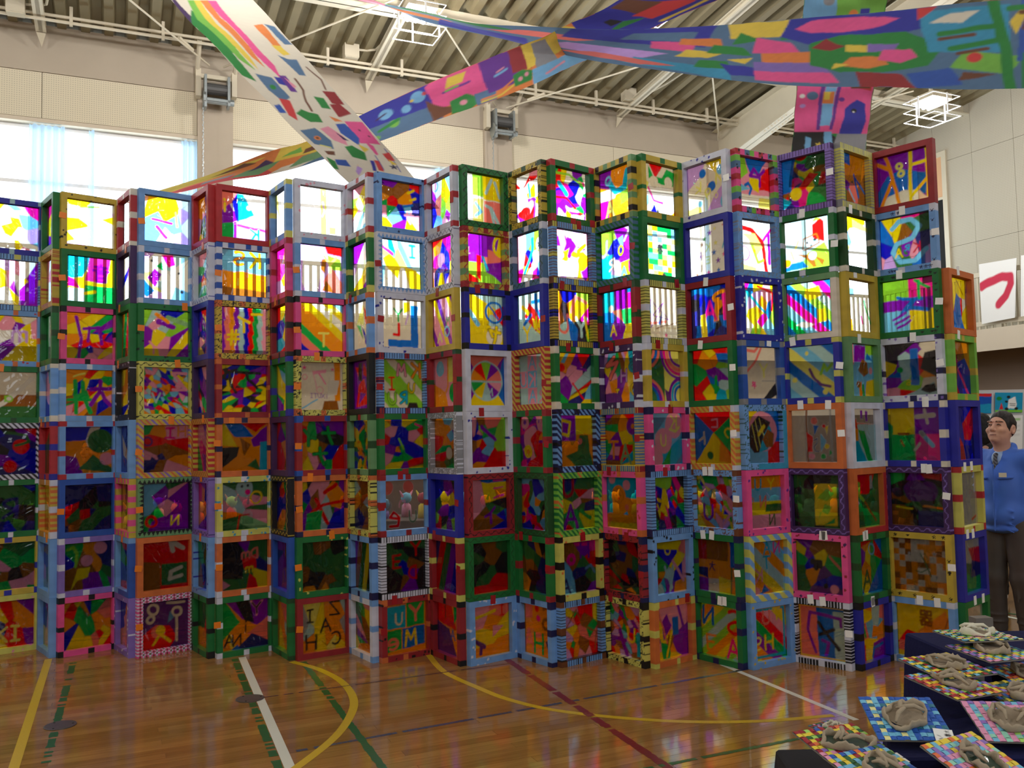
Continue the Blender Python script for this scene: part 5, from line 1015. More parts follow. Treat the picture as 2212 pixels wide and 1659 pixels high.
    # big blue banner across the top right
    up = [at_y(700, -40, 11.2), at_y(760, -14, 10.9), at_y(860, 12, 10.4), at_y(1000, 45, 9.6), at_y(1200, 61, 8.8), at_y(1450, 60, 8.0), at_y(1700, 43, 7.3), at_y(1950, 20, 6.8), at_y(2230, -6, 6.3), at_y(2500, -40, 5.9)]
    lo = [at_y(690, -36, 11.6), at_y(755, -8, 11.3), at_y(850, 22, 10.8), at_y(1000, 66, 10.0), at_y(1270, 128, 8.9), at_y(1500, 163, 8.1), at_y(1700, 184, 7.4), at_y(1950, 190, 6.8), at_y(2230, 191, 6.3), at_y(2500, 188, 5.9)]
    sp = ("Fd;Gp:0,0,0,1,.2,1,.2,0;GG:.1,.6,.1,1,.2,1,.22,.7;Go:.2,.3,.25,.6,.32,.55,.3,.3;Gg:.2,.75,.25,1,.36,1,.4,.8,.3,.7;Gb:.3,.1,.3,.5,.4,.5,.4,0;Gs:.36,.65,.4,.85,.48,.7,.45,.6;Gl:.4,.3,.44,.55,.54,.45,.5,.25;Gb:.44,.7,.46,1,.6,1,.58,.6;Gd:.5,.75,.52,.9,.58,.9,.57,.72;GC:.48,.1,.5,.3,.6,.2,.6,0;Gs:.42,.2,.46,.32,.54,.18,.5,.1;"
          "GP:.525,.55,.53,.72,.575,.72,.565,.5;Go:.555,.66,.56,.78,.6,.76,.6,.6;Gy:.545,.4,.56,.55,.6,.5,.58,.4;Gg:.56,.2,.57,.35,.6,.35,.6,.2;Gg:.58,.5,.59,.65,.62,.6,.63,.45;Gb:.6,.1,.59,.3,.63,.25,.64,.1;Gy:.61,.75,.61,1,.67,1,.66,.75;Gg:.61,.65,.62,.85,.64,.7;Gg:.66,.7,.665,.9,.68,.7;GP:.63,.5,.635,.75,.67,.65,.68,.5;Go:.64,.35,.64,.5,.7,.5,.7,.35;GL:.63,.2,.63,.35,.7,.35,.71,.2;GP:.63,.05,.63,.2,.71,.2,.72,.05;Gy:.62,.3,.6,.38,.63,.42;"
          "Gb:.66,.75,.67,1,.8,1,.8,.75,.7,.55;GP:.675,.86,.69,.95,.74,.97,.775,.9,.76,.82,.72,.76,.69,.78;Gg:.69,.3,.69,.62,.72,.72,.78,.72,.815,.5,.8,.28,.76,.2,.72,.2;GR:.692,.55,.7,.62,.705,.68,.715,.6,.725,.56,.71,.5;Gy:.725,.48,.725,.58,.745,.56,.745,.46;GL:.745,.46,.745,.58,.775,.58,.77,.48;Go:.72,.28,.73,.4,.76,.4,.765,.3,.745,.25;GP:.755,.36,.76,.5,.785,.5,.79,.4,.775,.32;Gy:.712,.24,.715,.32,.73,.3;GR:.74,0,.735,.2,.775,.18,.79,0;GB:.79,0,.78,.18,.82,.25,.83,.05;GC:.8,.45,.79,.95,.87,.95,.87,.4;Gr:.79,.85,.79,1,.81,1;Ge:.8,.8,.82,.9,.845,.9,.83,.78;GG:.82,.25,.83,.45,.88,.35,.87,.15;Gt:.825,.1,.83,.2,.86,.16;Lg:.09,.855,1,.865,.5,.87,0;Lg:.06,.81,.66,.86,.72;Lg:.06,.82,.48,.86,.55;Lt:.04,.81,.6,.84,.63;Lt:.04,.825,.42,.85,.46;Cr:.84,.36,.06;GB:.875,.3,.88,1,1,1,1,.3;Gt:.88,.65,.885,.85,.92,.85,.92,.6;Gy:.875,.6,.88,.7,.885,.85,.88,.9,.87,.75;Gg:.88,0,.88,.4,1,.35,1,0;Lg:.06,.87,.9,.94,.95;Lt:.05,.88,.85,.92,.9")
    banner('painted_banner', up, lo, 560, 70, sp, 33, 'wide blue painted cloth banner with flowers and a green garden, sagging across the hall', 9.0, .08)
    # hanging banner at the right
    R_ = [at_y(1945, -120, 7.6), at_y(1917, 0, 8.0), at_y(1892, 165, 8.6), at_y(1875, 285, 9.0), at_y(1857, 400, 9.2)]
    L_ = [at_y(1745, -120, 7.6), at_y(1737, 0, 8.0), at_y(1722, 165, 8.6), at_y(1714, 285, 9.0), at_y(1704, 405, 9.2)]
    sp = ("Fg;Gc:0,0,0,.42,.45,.42,.45,0;GG:.0,.4,0,1,.45,1,.45,.4;Cq:.25,.3,.07;Cq:.38,.35,.07;Cz:.38,.24,.03;Ct:.35,.5,.06;Co:.3,.62,.06;Gb:.28,.7,.28,.82,.36,.82,.36,.7;GP:.42,0,.42,1,.76,1,.76,0;"
          "Gv:.45,.33,.45,.38,.74,.34,.74,.29;Gv:.45,.55,.45,.6,.74,.52,.74,.48;Gc:.46,.39,.46,.54,.72,.48,.72,.34;Gs:.5,.42,.5,.5,.54,.5,.54,.42;Go:.56,.36,.56,.5,.62,.5,.62,.36;Gy:.56,.37,.56,.45,.6,.45,.6,.37;Cd:.58,.22,.08;Cw:.58,.08,.04;Gb:.64,.66,.62,.72,.6,.8,.62,.92,.7,.95,.76,.92,.76,.62;Ck:.65,.78,.04;Cw:.655,.775,.015;Gr:.44,.8,.46,.95,.56,.98,.55,.8;Gt:.52,.7,.52,.95,.55,.95,.55,.7;GG:.5,.6,.5,.68,.54,.68,.54,.6;Cv:.6,.6,.04;Cl:.63,.1,.04;"
          "Gk:.75,0,.75,.45,.78,.6,.76,.6,.77,1,1,1,1,0;Gq:.76,.6,.76,1,.95,1,.95,.55,.82,.55;Gc:.77,.16,.86,.2,.87,.28,.78,.24;Gc:.75,.42,.83,.45,.8,.54,.75,.52;*y:.81,.36,.05")
    banner('painted_banner', R_, L_, 260, 72, sp, 34, 'hanging cloth banner with pink, black and green painted sections near the corner', 4.0, .06)
# ------------------------------------------------------------------ lamps, winches, boxes
def emit(name, col, s):
    m, nt, b, out = node_mat(name)
    b.inputs['Base Color'].default_value = (.9, .9, .9, 1); b.inputs['Emission Color'].default_value = (*col, 1); b.inputs['Emission Strength'].default_value = s
    return m

def copy_tree(o, parent=None):
    c = o.copy(); COL.objects.link(c)
    if parent is not None: c.parent = parent
    for ch in list(o.children): copy_tree(ch, c)
    return c

LAMP_W, LAMP_F = 340.0, 350.0
def make_lamp(energy):
    root = empty('gym_lamp')
    M_TUBE = emit('lit_lamp_tube', (1.0, .97, .92), 30.0)
    MB().box2((-.02, -.02, .1), (.02, .02, .6)).build('hanger', M_STEEL, root)
    hs = MB().box2((-.2, -.2, .02), (.2, .2, .1)).build('housing', M_STEEL, root)
    for x in (-.11, 0, .11):
        MB().tube([(x, -.16, -.02), (x, .16, -.02)], .034, 10).build('tube', M_TUBE, hs)
    cage = MB(); r = .012
    for z in (.04, -.11, -.26):
        q = .28
        cage.tube([(-q, -q, z), (q, -q, z), (q, q, z), (-q, q, z), (-q, -q, z)], r * .55, 6)
    for x, y in ((-.28, 0), (.28, 0), (0, -.28), (0, .28)): cage.tube([(x, y, .06), (x, y, -.26)], r, 6)
    cage.tube([(-.28, 0, -.26), (.28, 0, -.26)], r * .5, 6)
    cage.build('wire_guard', mat('white_wire', (.93, .93, .93), .4), root)
    l = bpy.data.lights.new('lamp_light', 'POINT'); l.shadow_soft_size = .16; l.energy = energy; l.color = (1.0, .97, .94)
    lo = bpy.data.objects.new('lamp_light', l); link(lo, root); lo.location = (0, 0, -.36)
    return root

def build_lamps():
    a = make_lamp(LAMP_W); p = at_y(905, 30, 11.3); a.location = p; a.rotation_euler = (0, 0, YAW)
    tag(a, 'lit caged gym lamp hanging behind the blue banner', 'lamp', 'caged gym lamps')
    b = copy_tree(a); b.location = at_y(2012, 222, 13.2); tag(b, 'lit caged gym lamp hanging before the right wall by the corner')
    fr0 = fr_ = make_lamp(LAMP_F); fr_.location = hall(-1.0, 3.5, 7.0); fr_.rotation_euler = (0, 0, YAW); tag(fr_, 'unseen lit caged gym lamp under the roof', 'lamp', 'caged gym lamps'); k = 0
    for (aa, bb) in ((-6.5, 9.5), (1.2, 9.01), (6.0, 9.01), (-3.6, 9.01), (6.8, 3.2), (-6.5, 3.5), (11.5, 5.0), (1.0, -2.5), (7.5, -2.5), (-6.0, -2.5)):  # second to fourth: unseen lamps added to brighten the floor behind the screen
        c = copy_tree(a if bb > 9 else (fr_ if k else fr0)); k += 1; c.location = hall(aa, bb, 7.0); tag(c, 'unseen lit caged gym lamp under the roof')

def build_winches():
    def winch(p, label, tilt):
        r = empty('hoist_winch', p, YAW); r.scale = (1.2, 1.2, 1.2)
        MB().box2((-.24, .06, .12), (.24, .1, .17)).box2((-.24, -.02, -.14), (-.18, .1, .2)).box2((.18, -.02, -.1), (.24, .1, .2)).build('bracket', M_STEEL, r)
        for s in (-1, 1): MB().tube([(s * .22, .05, .16), (s * .22, -.32, .42)], .028, 8).build('arm', M_STEEL, r)
        MB().box2((-.15, -.12, -.3), (-.12, .04, .1)).box2((.12, -.12, -.26), (.15, .04, .1)).box2((-.15, -.12, -.22), (.15, -.1, -.19)).build('side_plate', M_GALV, r)
        MB().tube([(-.12, -.04, -.05), (.12, -.04, -.05)], .07, 14).build('drum', mat('black_cable_drum', (.30, .30, .30), .5), r)
        MB().tube([(-.12, -.06, -.2), (.2, -.06, -.2)], .04, 10).build('motor', M_GALV, r)
        MB().lathe([(.1, 0), (.1, .03)], (0, 0, 0), 18).build('gear_wheel', M_GALV, r).matrix_local = Matrix.Translation((-.16, -.04, -.18)) @ Matrix.Rotation(math.pi / 2, 4, 'Y')
        ch = MB()
        for q in range(46):
            z = -.3 - q * .035; ch.box((-.16 + .006 * (q % 2), -.04, z), (.012, .004 if q % 2 else .012, .03))
        ch.build('chain', M_GALV, r)
        tag(r, label, 'winch', 'hoist winches on the pillars'); return r
    winch(hall(1.30, B_F - .22, 6.78), 'grey steel hoist winch with hanging chain left of the white animal banner', 0)
    winch(hall(5.87, B_F - .22, 6.88), 'grey steel hoist winch with sloping arms below the pink banner squares', 0)
    for (px, py, lab) in ((758, 112, 'cream cable box beside the pipe behind the animal banner'), (1358, 205, 'cream cable box under the sagging blue banner'), (34, 14, 'cream cable box over the wide curtained window')):
        p = at_wall(px, py, 12.9)
        r = empty('junction_box', p, YAW)
        MB().box((0, 0, 0), (.22, .16, .2)).build('housing', M_STEEL, r)
        MB().box((0, 0, -.105), (.2, .14, .012)).build('cover', M_STEEL, r)
        MB().tube([(.11, 0, .05), (.25, 0, .06), (.36, -.1, .05), (.42, -.5, .06), (.45, -1.2, .08)], .018, 8).build('conduit', M_STEEL, r)
        tag(r, lab, 'junction box', 'cable boxes under the roof')

# ------------------------------------------------------------------ foreground tables with woven boards and clay
PAPERS = [mat('paper_strip_' + n, c, .6, noise=.05, scale=60) for n, c in dict(teal=(.16, .45, .55), blue=(.12, .35, .72), sky=(.45, .74, .88), cream=(.92, .90, .62), red=(.62, .12, .18), green=(.15, .40, .22), lime=(.66, .86, .40), pink=(.90, .60, .74), yellow=(.93, .83, .25), orange=(.90, .45, .25), lilac=(.56, .44, .76), mint=(.60, .85, .76), olive=(.36, .38, .16)).items()]
PN = dict(zip('tbscrglpyoLmv', range(13)))
NS, BS = 12, .205
def strip_mesh(phase):
    v, f = [], []; w = BS / NS * .94; n = NS * 4; h = .0016
    for k in range(n + 1):
        x = -BS / 2 + BS * k / n; z = .0035 + (h * math.cos(math.pi * (k / 4 - .5) + math.pi * phase))
        v += [(x, -w / 2, z), (x, w / 2, z)]
    for k in range(n): f.append((2 * k, 2 * k + 2, 2 * k + 3, 2 * k + 1))
    return v, f
STRIP_ME = []
for ph in (0, 1):
    v, f = strip_mesh(ph); m_ = MB().add(v, f).mesh('paper_strip', PAPERS[0]); STRIP_ME.append(m_)

def clay(kind, rs, parent):
    """hand-pinched clay: a walled ring with ridges and a glazed pool"""
    n, m = 40, 8; v, f = [], []
    R0 = rs.uniform(.048, .062); e = rs.uniform(.72, 1.0); ph = rs.uniform(0, 6)
    for i in range(n):
        w = 2 * math.pi * i / n
        rr = R0 * (1 + .14 * math.sin(2 * w + ph) + .09 * math.sin(5 * w + 2 * ph) + .04 * rs.uniform(-1, 1)); hh = .017 + .008 * math.sin(3 * w + ph) + .006 * rs.uniform(-1, 1); tw = .006 + .002 * math.sin(4 * w)
        for k in range(m):
            q = 2 * math.pi * k / m
            r = rr + tw * math.cos(q); z = hh * .5 + hh * .55 * math.sin(q) + .002 * rs.uniform(-1, 1)
            v.append((r * math.cos(w), r * e * math.sin(w), max(.0, z)))
    for i in range(n):
        for k in range(m):
            i2, k2 = (i + 1) % n, (k + 1) % m
            f.append((i * m + k, i2 * m + k, i2 * m + k2, i * m + k2))
    cm = mat('fired_clay', (.66, .60, .51), .85, noise=.18, scale=25, bump=.5) if kind != 'white' else mat('pale_clay', (.86, .84, .76), .85, noise=.1, scale=25, bump=.5)
    MB().add(v, f).build('wall', cm, parent, True)
    fl = MB(); pts = [(0, 0, .008)] + [(R0 * .95 * math.cos(2 * math.pi * i / 24), R0 * .95 * e * math.sin(2 * math.pi * i / 24), .006) for i in range(24)]
    fl.add(pts, [(0, 1 + i, 1 + (i + 1) % 24) for i in range(24)])
    fl.build('floor_slab', mat('dark_glaze', (.25, .32, .28), .08, noise=.4, scale=15) if kind == 'glaze' else mat('inner_clay', (.58, .52, .44), .9, noise=.2, scale=30, bump=.4), parent)
    for q in range(3):
        a = rs.uniform(0, 3.1); c = Vector((rs.uniform(-.025, .025), rs.uniform(-.025, .025), .02)); d = Vector((math.cos(a), math.sin(a) * e, 0)) * rs.uniform(.02, .05)
        MB().tube([c - d, c - d * .3 + Vector((.004, .006, .008)), c + d * .4 + Vector((-.005, 0, .01)), c + d], [.004, .007, .006, .003], 8).build('ridge', cm, parent, True)

def board(loc, rz, tilt, warp, weft, label, kind, seed, size=1.0, card=True, offs=(0, 0), block=None):
    rs = random.Random(seed)
    R = Matrix.Translation(loc) @ Matrix.Rotation(rz, 4, 'Z') @ Matrix.Rotation(tilt, 4, 'X') @ Matrix.Scale(size, 4)
    r = empty('woven_board'); r.matrix_world = R
    MB().box((0, 0, 0), (BS, BS, .004)).build('card', mat('grey_card', (.5, .48, .45), .8), r)
    def put(k, horiz, c):
        o = bpy.data.objects.new('paper_strip', STRIP_ME[(k + (0 if horiz else 1)) % 2]); link(o, r)
        o.material_slots[0].link = 'OBJECT'; o.material_slots[0].material = PAPERS[PN[c]]
        q = -BS / 2 + BS * (k + .5) / NS
        o.location = (0, q, 0) if horiz else (q, 0, 0)
        if not horiz: o.rotation_euler = (0, 0, math.pi / 2)
    for k in range(NS):
        put(k, True, warp[k % len(warp)]); put(k, False, weft[k % len(weft)])
    tag(r, label, 'woven board', 'woven paper boards on the navy tables')
    c = empty('clay_piece'); c.matrix_world = R @ Matrix.Translation((offs[0], offs[1], .006)) @ Matrix.Rotation(rs.uniform(0, 6), 4, 'Z')
    clay(kind, rs, c)
    return r, c, R

def name_card(R, x, y, rz, label, chars=''):
    C = paint('Fw;' + chars, 29, 21, 7, 1.4, .02) if chars else paint('Fw', 5, 5, 7)
    n = (28, 20) if chars else (4, 4)
    u, v = np.meshgrid(np.linspace(-.035, .035, n[0] + 1), np.linspace(-.025, .025, n[1] + 1))
    o = np_mesh('name_card', np.stack([u, v, np.zeros_like(u)], -1).reshape(-1, 3), grid_faces(*n), C.reshape(-1, 3), M_PRINT)
    o.matrix_world = R @ Matrix.Translation((x, y, .0075)) @ Matrix.Rotation(rz, 4, 'Z')
    tag(o, label, 'name card', 'name cards on the woven boards')

def cloth_table(name, corners, z, label, seed, floor_drop=True, mtl=None):
    """table under a cloth that hangs to the floor with soft folds; corners counter-clockwise from above"""
    P = [Vector((x, y, 0)) for x, y in corners]; ring = []; nrm = []
    for i in range(4):
        a, b = P[i], P[(i + 1) % 4]; n = max(6, int((b - a).length / .04)); d = (b - a).normalized(); o = Vector((d.y, -d.x, 0))
        for k in range(n): ring.append(a.lerp(b, k / n)); nrm.append(o)
    m = len(ring); v = []; rs = random.Random(seed); ph = rs.uniform(0, 6)
    for lev, (zz, amp, out) in enumerate(((z, 0, 0), (z - .006, 0, .008), (z - .05, .004, .012), (z - .25, .014, .022), (z - .5, .022, .03), (.004, .028, .04))):
        for k in range(m):
            s = k / m * 2 * math.pi
            q = out + amp * (math.sin(k * .55 + ph) + .6 * math.sin(k * .21 + 2 * ph))
            p = ring[k] + nrm[k] * q
            v.append((p.x, p.y, zz))
    f = []
    for l in range(5):
        for k in range(m):
            k2 = (k + 1) % m; f.append((l * m + k, (l + 1) * m + k, (l + 1) * m + k2, l * m + k2))
    f.append(tuple(range(m)))
    root = empty(name, tuple((P[0] + P[2]) / 2)); inv = Vector(root.location)
    v = [(a - inv.x, b - inv.y, c) for a, b, c in v]
    MB().add(v, f).build('tablecloth', mtl or M_NAVY, root, False)
    top = MB(); c0 = [(p.x - inv.x, p.y - inv.y) for p in P]; c0 = [(x * .97, y * .97) for x, y in c0]
    top.add([(x, y, z - .03) for x, y in c0] + [(x, y, z - .006) for x, y in c0], [(3, 2, 1, 0), (4, 5, 6, 7), (0, 1, 5, 4), (1, 2, 6, 5), (2, 3, 7, 6), (3, 0, 4, 7)])
    top.build('table_top', mat('table_laminate', (.7, .62, .5), .5), root)
    for (x, y) in c0: MB().tube([(x * .9, y * .9, 0), (x * .9, y * .9, z - .03)], .015, 8).build('leg', M_GALV, root)
    tag(root, label, 'table', 'navy cloth tables'); return root

def block(p, rz, label, s=(.07, .05, .07)):
    o = MB().box((0, 0, s[2] / 2), s).build('prop_block', mat('grey_wood_block', (.46, .43, .40), .8, noise=.1, scale=20)); o.location = p; o.rotation_euler = (0, 0, rz)
    tag(o, label, 'wooden block', 'blocks propping the woven boards')

def build_tables():
    z1, z2, z3, z4 = .76, .70, .66, .66
    cloth_table('display_table', [(1.61, 3.08), (3.4, 3.08), (3.4, 3.62), (1.57, 3.62)], z1, 'navy cloth table nearest the screen, end of the row', 3)
    cloth_table('display_table', [(1.0, 2.44), (2.9, 2.44), (2.9, 2.92), (1.2, 2.94)], z2, 'navy cloth table carrying the blue woven board', 4)
    cloth_table('display_table', [(.78, 1.75), (2.4, 1.75), (2.4, 2.26), (.78, 2.26)], z4, 'navy cloth table carrying the glazed clay pool', 5)
    cloth_table('display_table', [(.78, 2.46), (.88, 2.46), (.96, 2.80), (.80, 2.80)], .60, 'low dark cloth table end beside the white court line', 6, mtl=mat('black_cotton', (.07, .07, .10), .9))
    def B(px, py, z, rz, tilt, warp, weft, lab, kind, seed, clab, **k):
        p = at_z(px, py, z); r, c, R = board(p, rz, tilt, warp, weft, lab, kind, seed, **k)
        tag(c, clab, 'clay model', 'clay models on the woven boards'); return R
    T = math.radians
    R = B(1955, 1553, z2 + .055, T(-6), T(17), 'bsbtsb', 'bcsbcsbbsbb', 'blue and cream woven board with pale clay maze', 'clay', 1, 'open walled pale clay maze on the blue woven board')
    name_card(R, .075, -.09, T(80), 'white name card written in black on the blue woven board', 'Lk:.06,.2,.75,.25,.6;Lk:.06,.3,.78,.4,.62;T春@.62,.3,.3,k;T年@.3,.3,.3,k;T大@.85,.3,.25,k;Lk:.05,.5,.7,.55,.85')
    R = B(1828, 1612, z4 + .05, T(18), T(10), 'rgyrpLyo', 'rylrbLgyo', 'red and yellow woven board with glazed boat-like clay', 'glaze', 2, 'grey clay boat form with blue glaze on red and yellow strips')
    name_card(R, .07, -.1, T(0), 'blank white name card on the red and yellow woven board')
    R = B(1905, 1668, z4 + .04, T(24), T(12), 'pysgyb', 'psygsro', 'pink and yellow woven board lying before the blue one', 'glaze', 3, 'round clay pool at the front edge beside pink strips')
    R = B(2120, 1652, z4 + .08, T(28), T(20), 'mpLsyop', 'oLspymo', 'pastel woven board with large dark green glazed pool', 'glaze', 4, 'large clay ring with dark green glazed pool on pastel strips')
    R = B(2185, 1560, z2 + .05, T(-8), T(14), 'pmpspL', 'pspmpls', 'pink and mint woven board with pinched clay', 'clay', 5, 'pinched grey clay tray on the pink and mint board')
    R = B(2062, 1478, z2 + .085, T(22), T(6), 'yrlLsgo', 'royLgprs', 'rainbow woven board propped on a block with wavy clay', 'clay', 6, 'wavy pale clay ridge on the propped rainbow board')
    q = at_z(2105, 1506, z2); block(q + Vector((0, .02, 0)), T(25), 'grey block under the rainbow board with wavy clay')
    R = B(2045, 1440, z2 + .11, T(18), T(5), 'gytrygs', 'syrgLyo', 'green and yellow woven board with driftwood-like clay', 'clay', 7, 'driftwood-like brown clay strip on the green and yellow board')
    q = at_z(2135, 1460, z2); block(q + Vector((0, -.01, 0)), T(20), 'grey block under the green and yellow board')
    R = B(2145, 1408, z1 + .07, T(14), T(2), 'psylLt', 'Lpyslt', 'lilac and sky woven board behind the driftwood clay', 'clay', 8, 'low grey clay bar on the lilac and sky board')
    R = B(2110, 1373, z1 + .10, T(4), T(-2), 'tsyplt', 'sytlpc', 'teal and cream woven board nearest the blue-jacketed man', 'white', 9, 'white crumpled clay mound nearest the blue-jacketed man')
    q = at_z(2150, 1385, z1); block(Vector((q.x, q.y + .1, z1 + .002)), T(5), 'grey block under the teal and cream board')
    R = B(2215, 1505, z2 + .05, T(20), T(10), 'borvty', 'vgboyt', 'dark blue and olive woven board at the table end', 'clay', 10, 'brown clay form on the dark blue and olive board')
    R = B(2235, 1462, z2 + .06, T(18), T(8), 'orsytb', 'soryob', 'orange and sky woven board beyond the olive one', 'clay', 11, 'tan clay form on the orange and sky board')
    p = at_z(1800, 1572, .607); r, c, R = board(p, T(30), 0, 'rgpLt', 'trpLg', 'dark red and teal woven board on the low table end', 'white', 12, size=.55); tag(c, 'small white clay lump on the low table end', 'clay model', 'clay models on the woven boards')

# ------------------------------------------------------------------ wall posters, paintings, things behind the screen
def sheet(name, quad, nx, ny, spec, seed, label, cat, group=None, tex=.08, asp=1.0, thick=.004):
    """paper sheet with real thickness; quad: lower-left, lower-right, upper-right, upper-left"""
    q = [np.array(tuple(p)) for p in quad]; u, v = np.meshgrid(np.linspace(0, 1, nx + 1), np.linspace(0, 1, ny + 1)); u, v = u[..., None], v[..., None]
    V = (q[0] * (1 - u) + q[1] * u) * (1 - v) + (q[3] * (1 - u) + q[2] * u) * v
    n = np.cross(q[1] - q[0], q[3] - q[0]); n /= np.linalg.norm(n)
    V = V + n * (.006 * np.sin(u * 5 + v * 2))
    C = paint(spec, nx + 1, ny + 1, seed, asp, tex).reshape(-1, 3)
    A = V.reshape(-1, 3); F = grid_faces(nx, ny); N = len(A)
    A2 = np.concatenate([A, A - n * thick]); F2 = np.concatenate([F, F[:, ::-1] + N])
    o = np_mesh(name, A2, F2, np.concatenate([C, C * 0 + LIN['w']]), M_PRINT)
    tag(o, label, cat, group); return o

def build_wall_things():
    ga = A_R - .95 - .05
    def S(x, y): return at_side(x, y, ga - .03)
    sheet('letter_poster', [S(2121, 700), S(2192, 686), S(2196, 557), S(2115, 571)], 44, 60, 'Fw;Lm:.001,0,0,0,.001;Lf:.15,.05,.62,.3,.68,.62,.73,.84,.7,.86,.58,.72,.4,.52,.27', 5, 'white paper sheet with a red brushed tsu on the gallery railing', 'poster', 'letter sheets on the gallery railing', .03, .8)
    sheet('letter_poster', [S(2205, 684), S(2290, 668), S(2292, 538), S(2206, 552)], 10, 12, 'Fw', 6, 'white paper sheet on the gallery railing past the red tsu', 'poster', 'letter sheets on the gallery railing', .03, .8)
    # display board with children's paintings behind the man
    y = 8.9
    br = empty('display_board', tuple(at_y(2165, 1000, y))[:2] + (0,), 0)
    c = at_y(2165, 1000, y); x0 = at_y(2095, 900, y).x; x1 = x0 + 1.9; zt = at_y(2150, 842, y).z
    MB().box2((x0 - c.x, .02, .25), (x1 - c.x, .05, zt)).build('panel', mat('pale_pinboard', (.80, .80, .80), .8), br)
    MB().box2((x0 - c.x - .03, 0, 0), (x0 - c.x, .06, zt + .02)).build('post', M_ALU, br); MB().box2((x1 - c.x, 0, 0), (x1 - c.x + .03, .06, zt + .02)).build('post', M_ALU, br)
    tag(br, 'pale pinboard covered with paintings behind the blue-jacketed man', 'display board')
    def Q(xa, ya, xb, yb): return [at_y(xa, yb, y), at_y(xb, yb, y), at_y(xb, ya, y), at_y(xa, ya, y)]
    g = 'paintings pinned to the display board'
    sheet('painting', Q(2098, 850, 2142, 893), 30, 30, 'FB;Gr:0,.85,0,1,1,1,1,.85;GC:0,0,0,.4,1,.5,1,0', 7, 'blue painting with a red top edge on the pinboard', 'painting', g)
    sheet('painting', Q(2149, 848, 2209, 891), 44, 34, 'FC;GG:0,0,0,.12,1,.15,1,0;Cg:.15,.7,.1;Gr:.15,.15,.22,.5,.3,.15;Gw:.45,.2,.5,.65,.75,.8,.8,.4,.75,.2;Ck:.5,.78,.07;Ck:.42,.55,.06;Ck:.42,.18,.07;Ck:.78,.2,.07;Lk:.03,.55,.45,.75,.42;Lk:.03,.56,.36,.74,.34', 8, 'painting of a white animal beside a green tree and red cone', 'painting', g)
    sheet('painting', Q(2149, 897, 2209, 990), 30, 34, 'Fw;LG:.04,.1,.9,.9,.9;Lq:.01,.1,.75,.9,.75;Lq:.01,.1,.65,.9,.65;Lq:.01,.1,.55,.9,.55;Co:.6,.3,.05', 9, 'white writing sheet with a green heading under the animal painting', 'painting', g)
    sheet('painting', Q(2098, 898, 2142, 990), 24, 24, 'Fw;LG:.04,.1,.9,.8,.9;CC:.5,.4,.2;Co:.7,.3,.1', 10, 'white sheet with a blue round drawing beside the writing sheet', 'painting', g)
    sheet('painting', Q(2216, 848, 2276, 891), 24, 24, 'v9CyrGbo', 11, 'patchwork painting at the far side of the pinboard', 'painting', g)
    # tables with crafts behind the screen
    rs = random.Random(12)
    brown = mat('brown_tablecloth', (.33, .26, .22), .9, noise=.1, scale=30)
    tabs = [(-5.6, 9.6, 0), (-3.3, 9.75, 1), (-1.0, 9.9, 1), (1.32, 9.8, 0), (3.65, 9.5, 1)]
    names = ['navy cloth table behind the screen end by the windows', 'brown cloth table of paper crafts behind the yellow-lettered frames', 'brown cloth table of paper crafts behind the red frames', 'navy cloth table of paper crafts behind the black-striped frame', 'brown cloth table of paper crafts behind the hot-pink frames']
    combos = [(p, q) for p in range(8) for q in range(8) if p != q]; rs.shuffle(combos)
    cols = ['red', 'pink', 'green', 'yellow', 'sky', 'orange', 'lilac', 'cream']
    for (x, y_, q), nm in zip(tabs, names):
        cloth_table('display_table', [(x - 1.05, y_ - .38), (x + 1.05, y_ - .38), (x + 1.05, y_ + .38), (x - 1.05, y_ + .38)], .70, nm, int(x * 10) + 99, mtl=brown if q else M_NAVY)
        for k in range(9):
            cx = x - .88 + .22 * k + rs.uniform(-.03, .03); cy = y_ + rs.uniform(-.2, .2); c1, c2 = [cols[i] for i in combos.pop()]
            r = empty('paper_craft', (cx, cy, .70), rs.uniform(0, 6)); h = rs.uniform(.14, .3)
            m1 = MATS['paper_strip_' + c1]; m2 = MATS['paper_strip_' + c2]
            MB().lathe([(.06, 0), (.05, h * .45), (.022, h * .55)], (0, 0, 0), 10).build('body', m1, r, True)
            hd = MB().lathe([(.004, 0), (.05, .03), (.062, .07), (.045, .115), (.004, .13)], (0, 0, h * .5), 10); hd.build('head', m2, r, True)
            for s in (-1, 1): MB().tube([(s * .045, 0, h * .5 + .08), (s * .09, 0, h * .5 + .15)], [.018, .006], 6).build('ear', m1, r)
            tag(r, f'{c1} and {c2} paper figure on the {"brown" if q else "navy"} cloth behind the screen', 'paper craft', 'paper figures on the tables behind the screen')
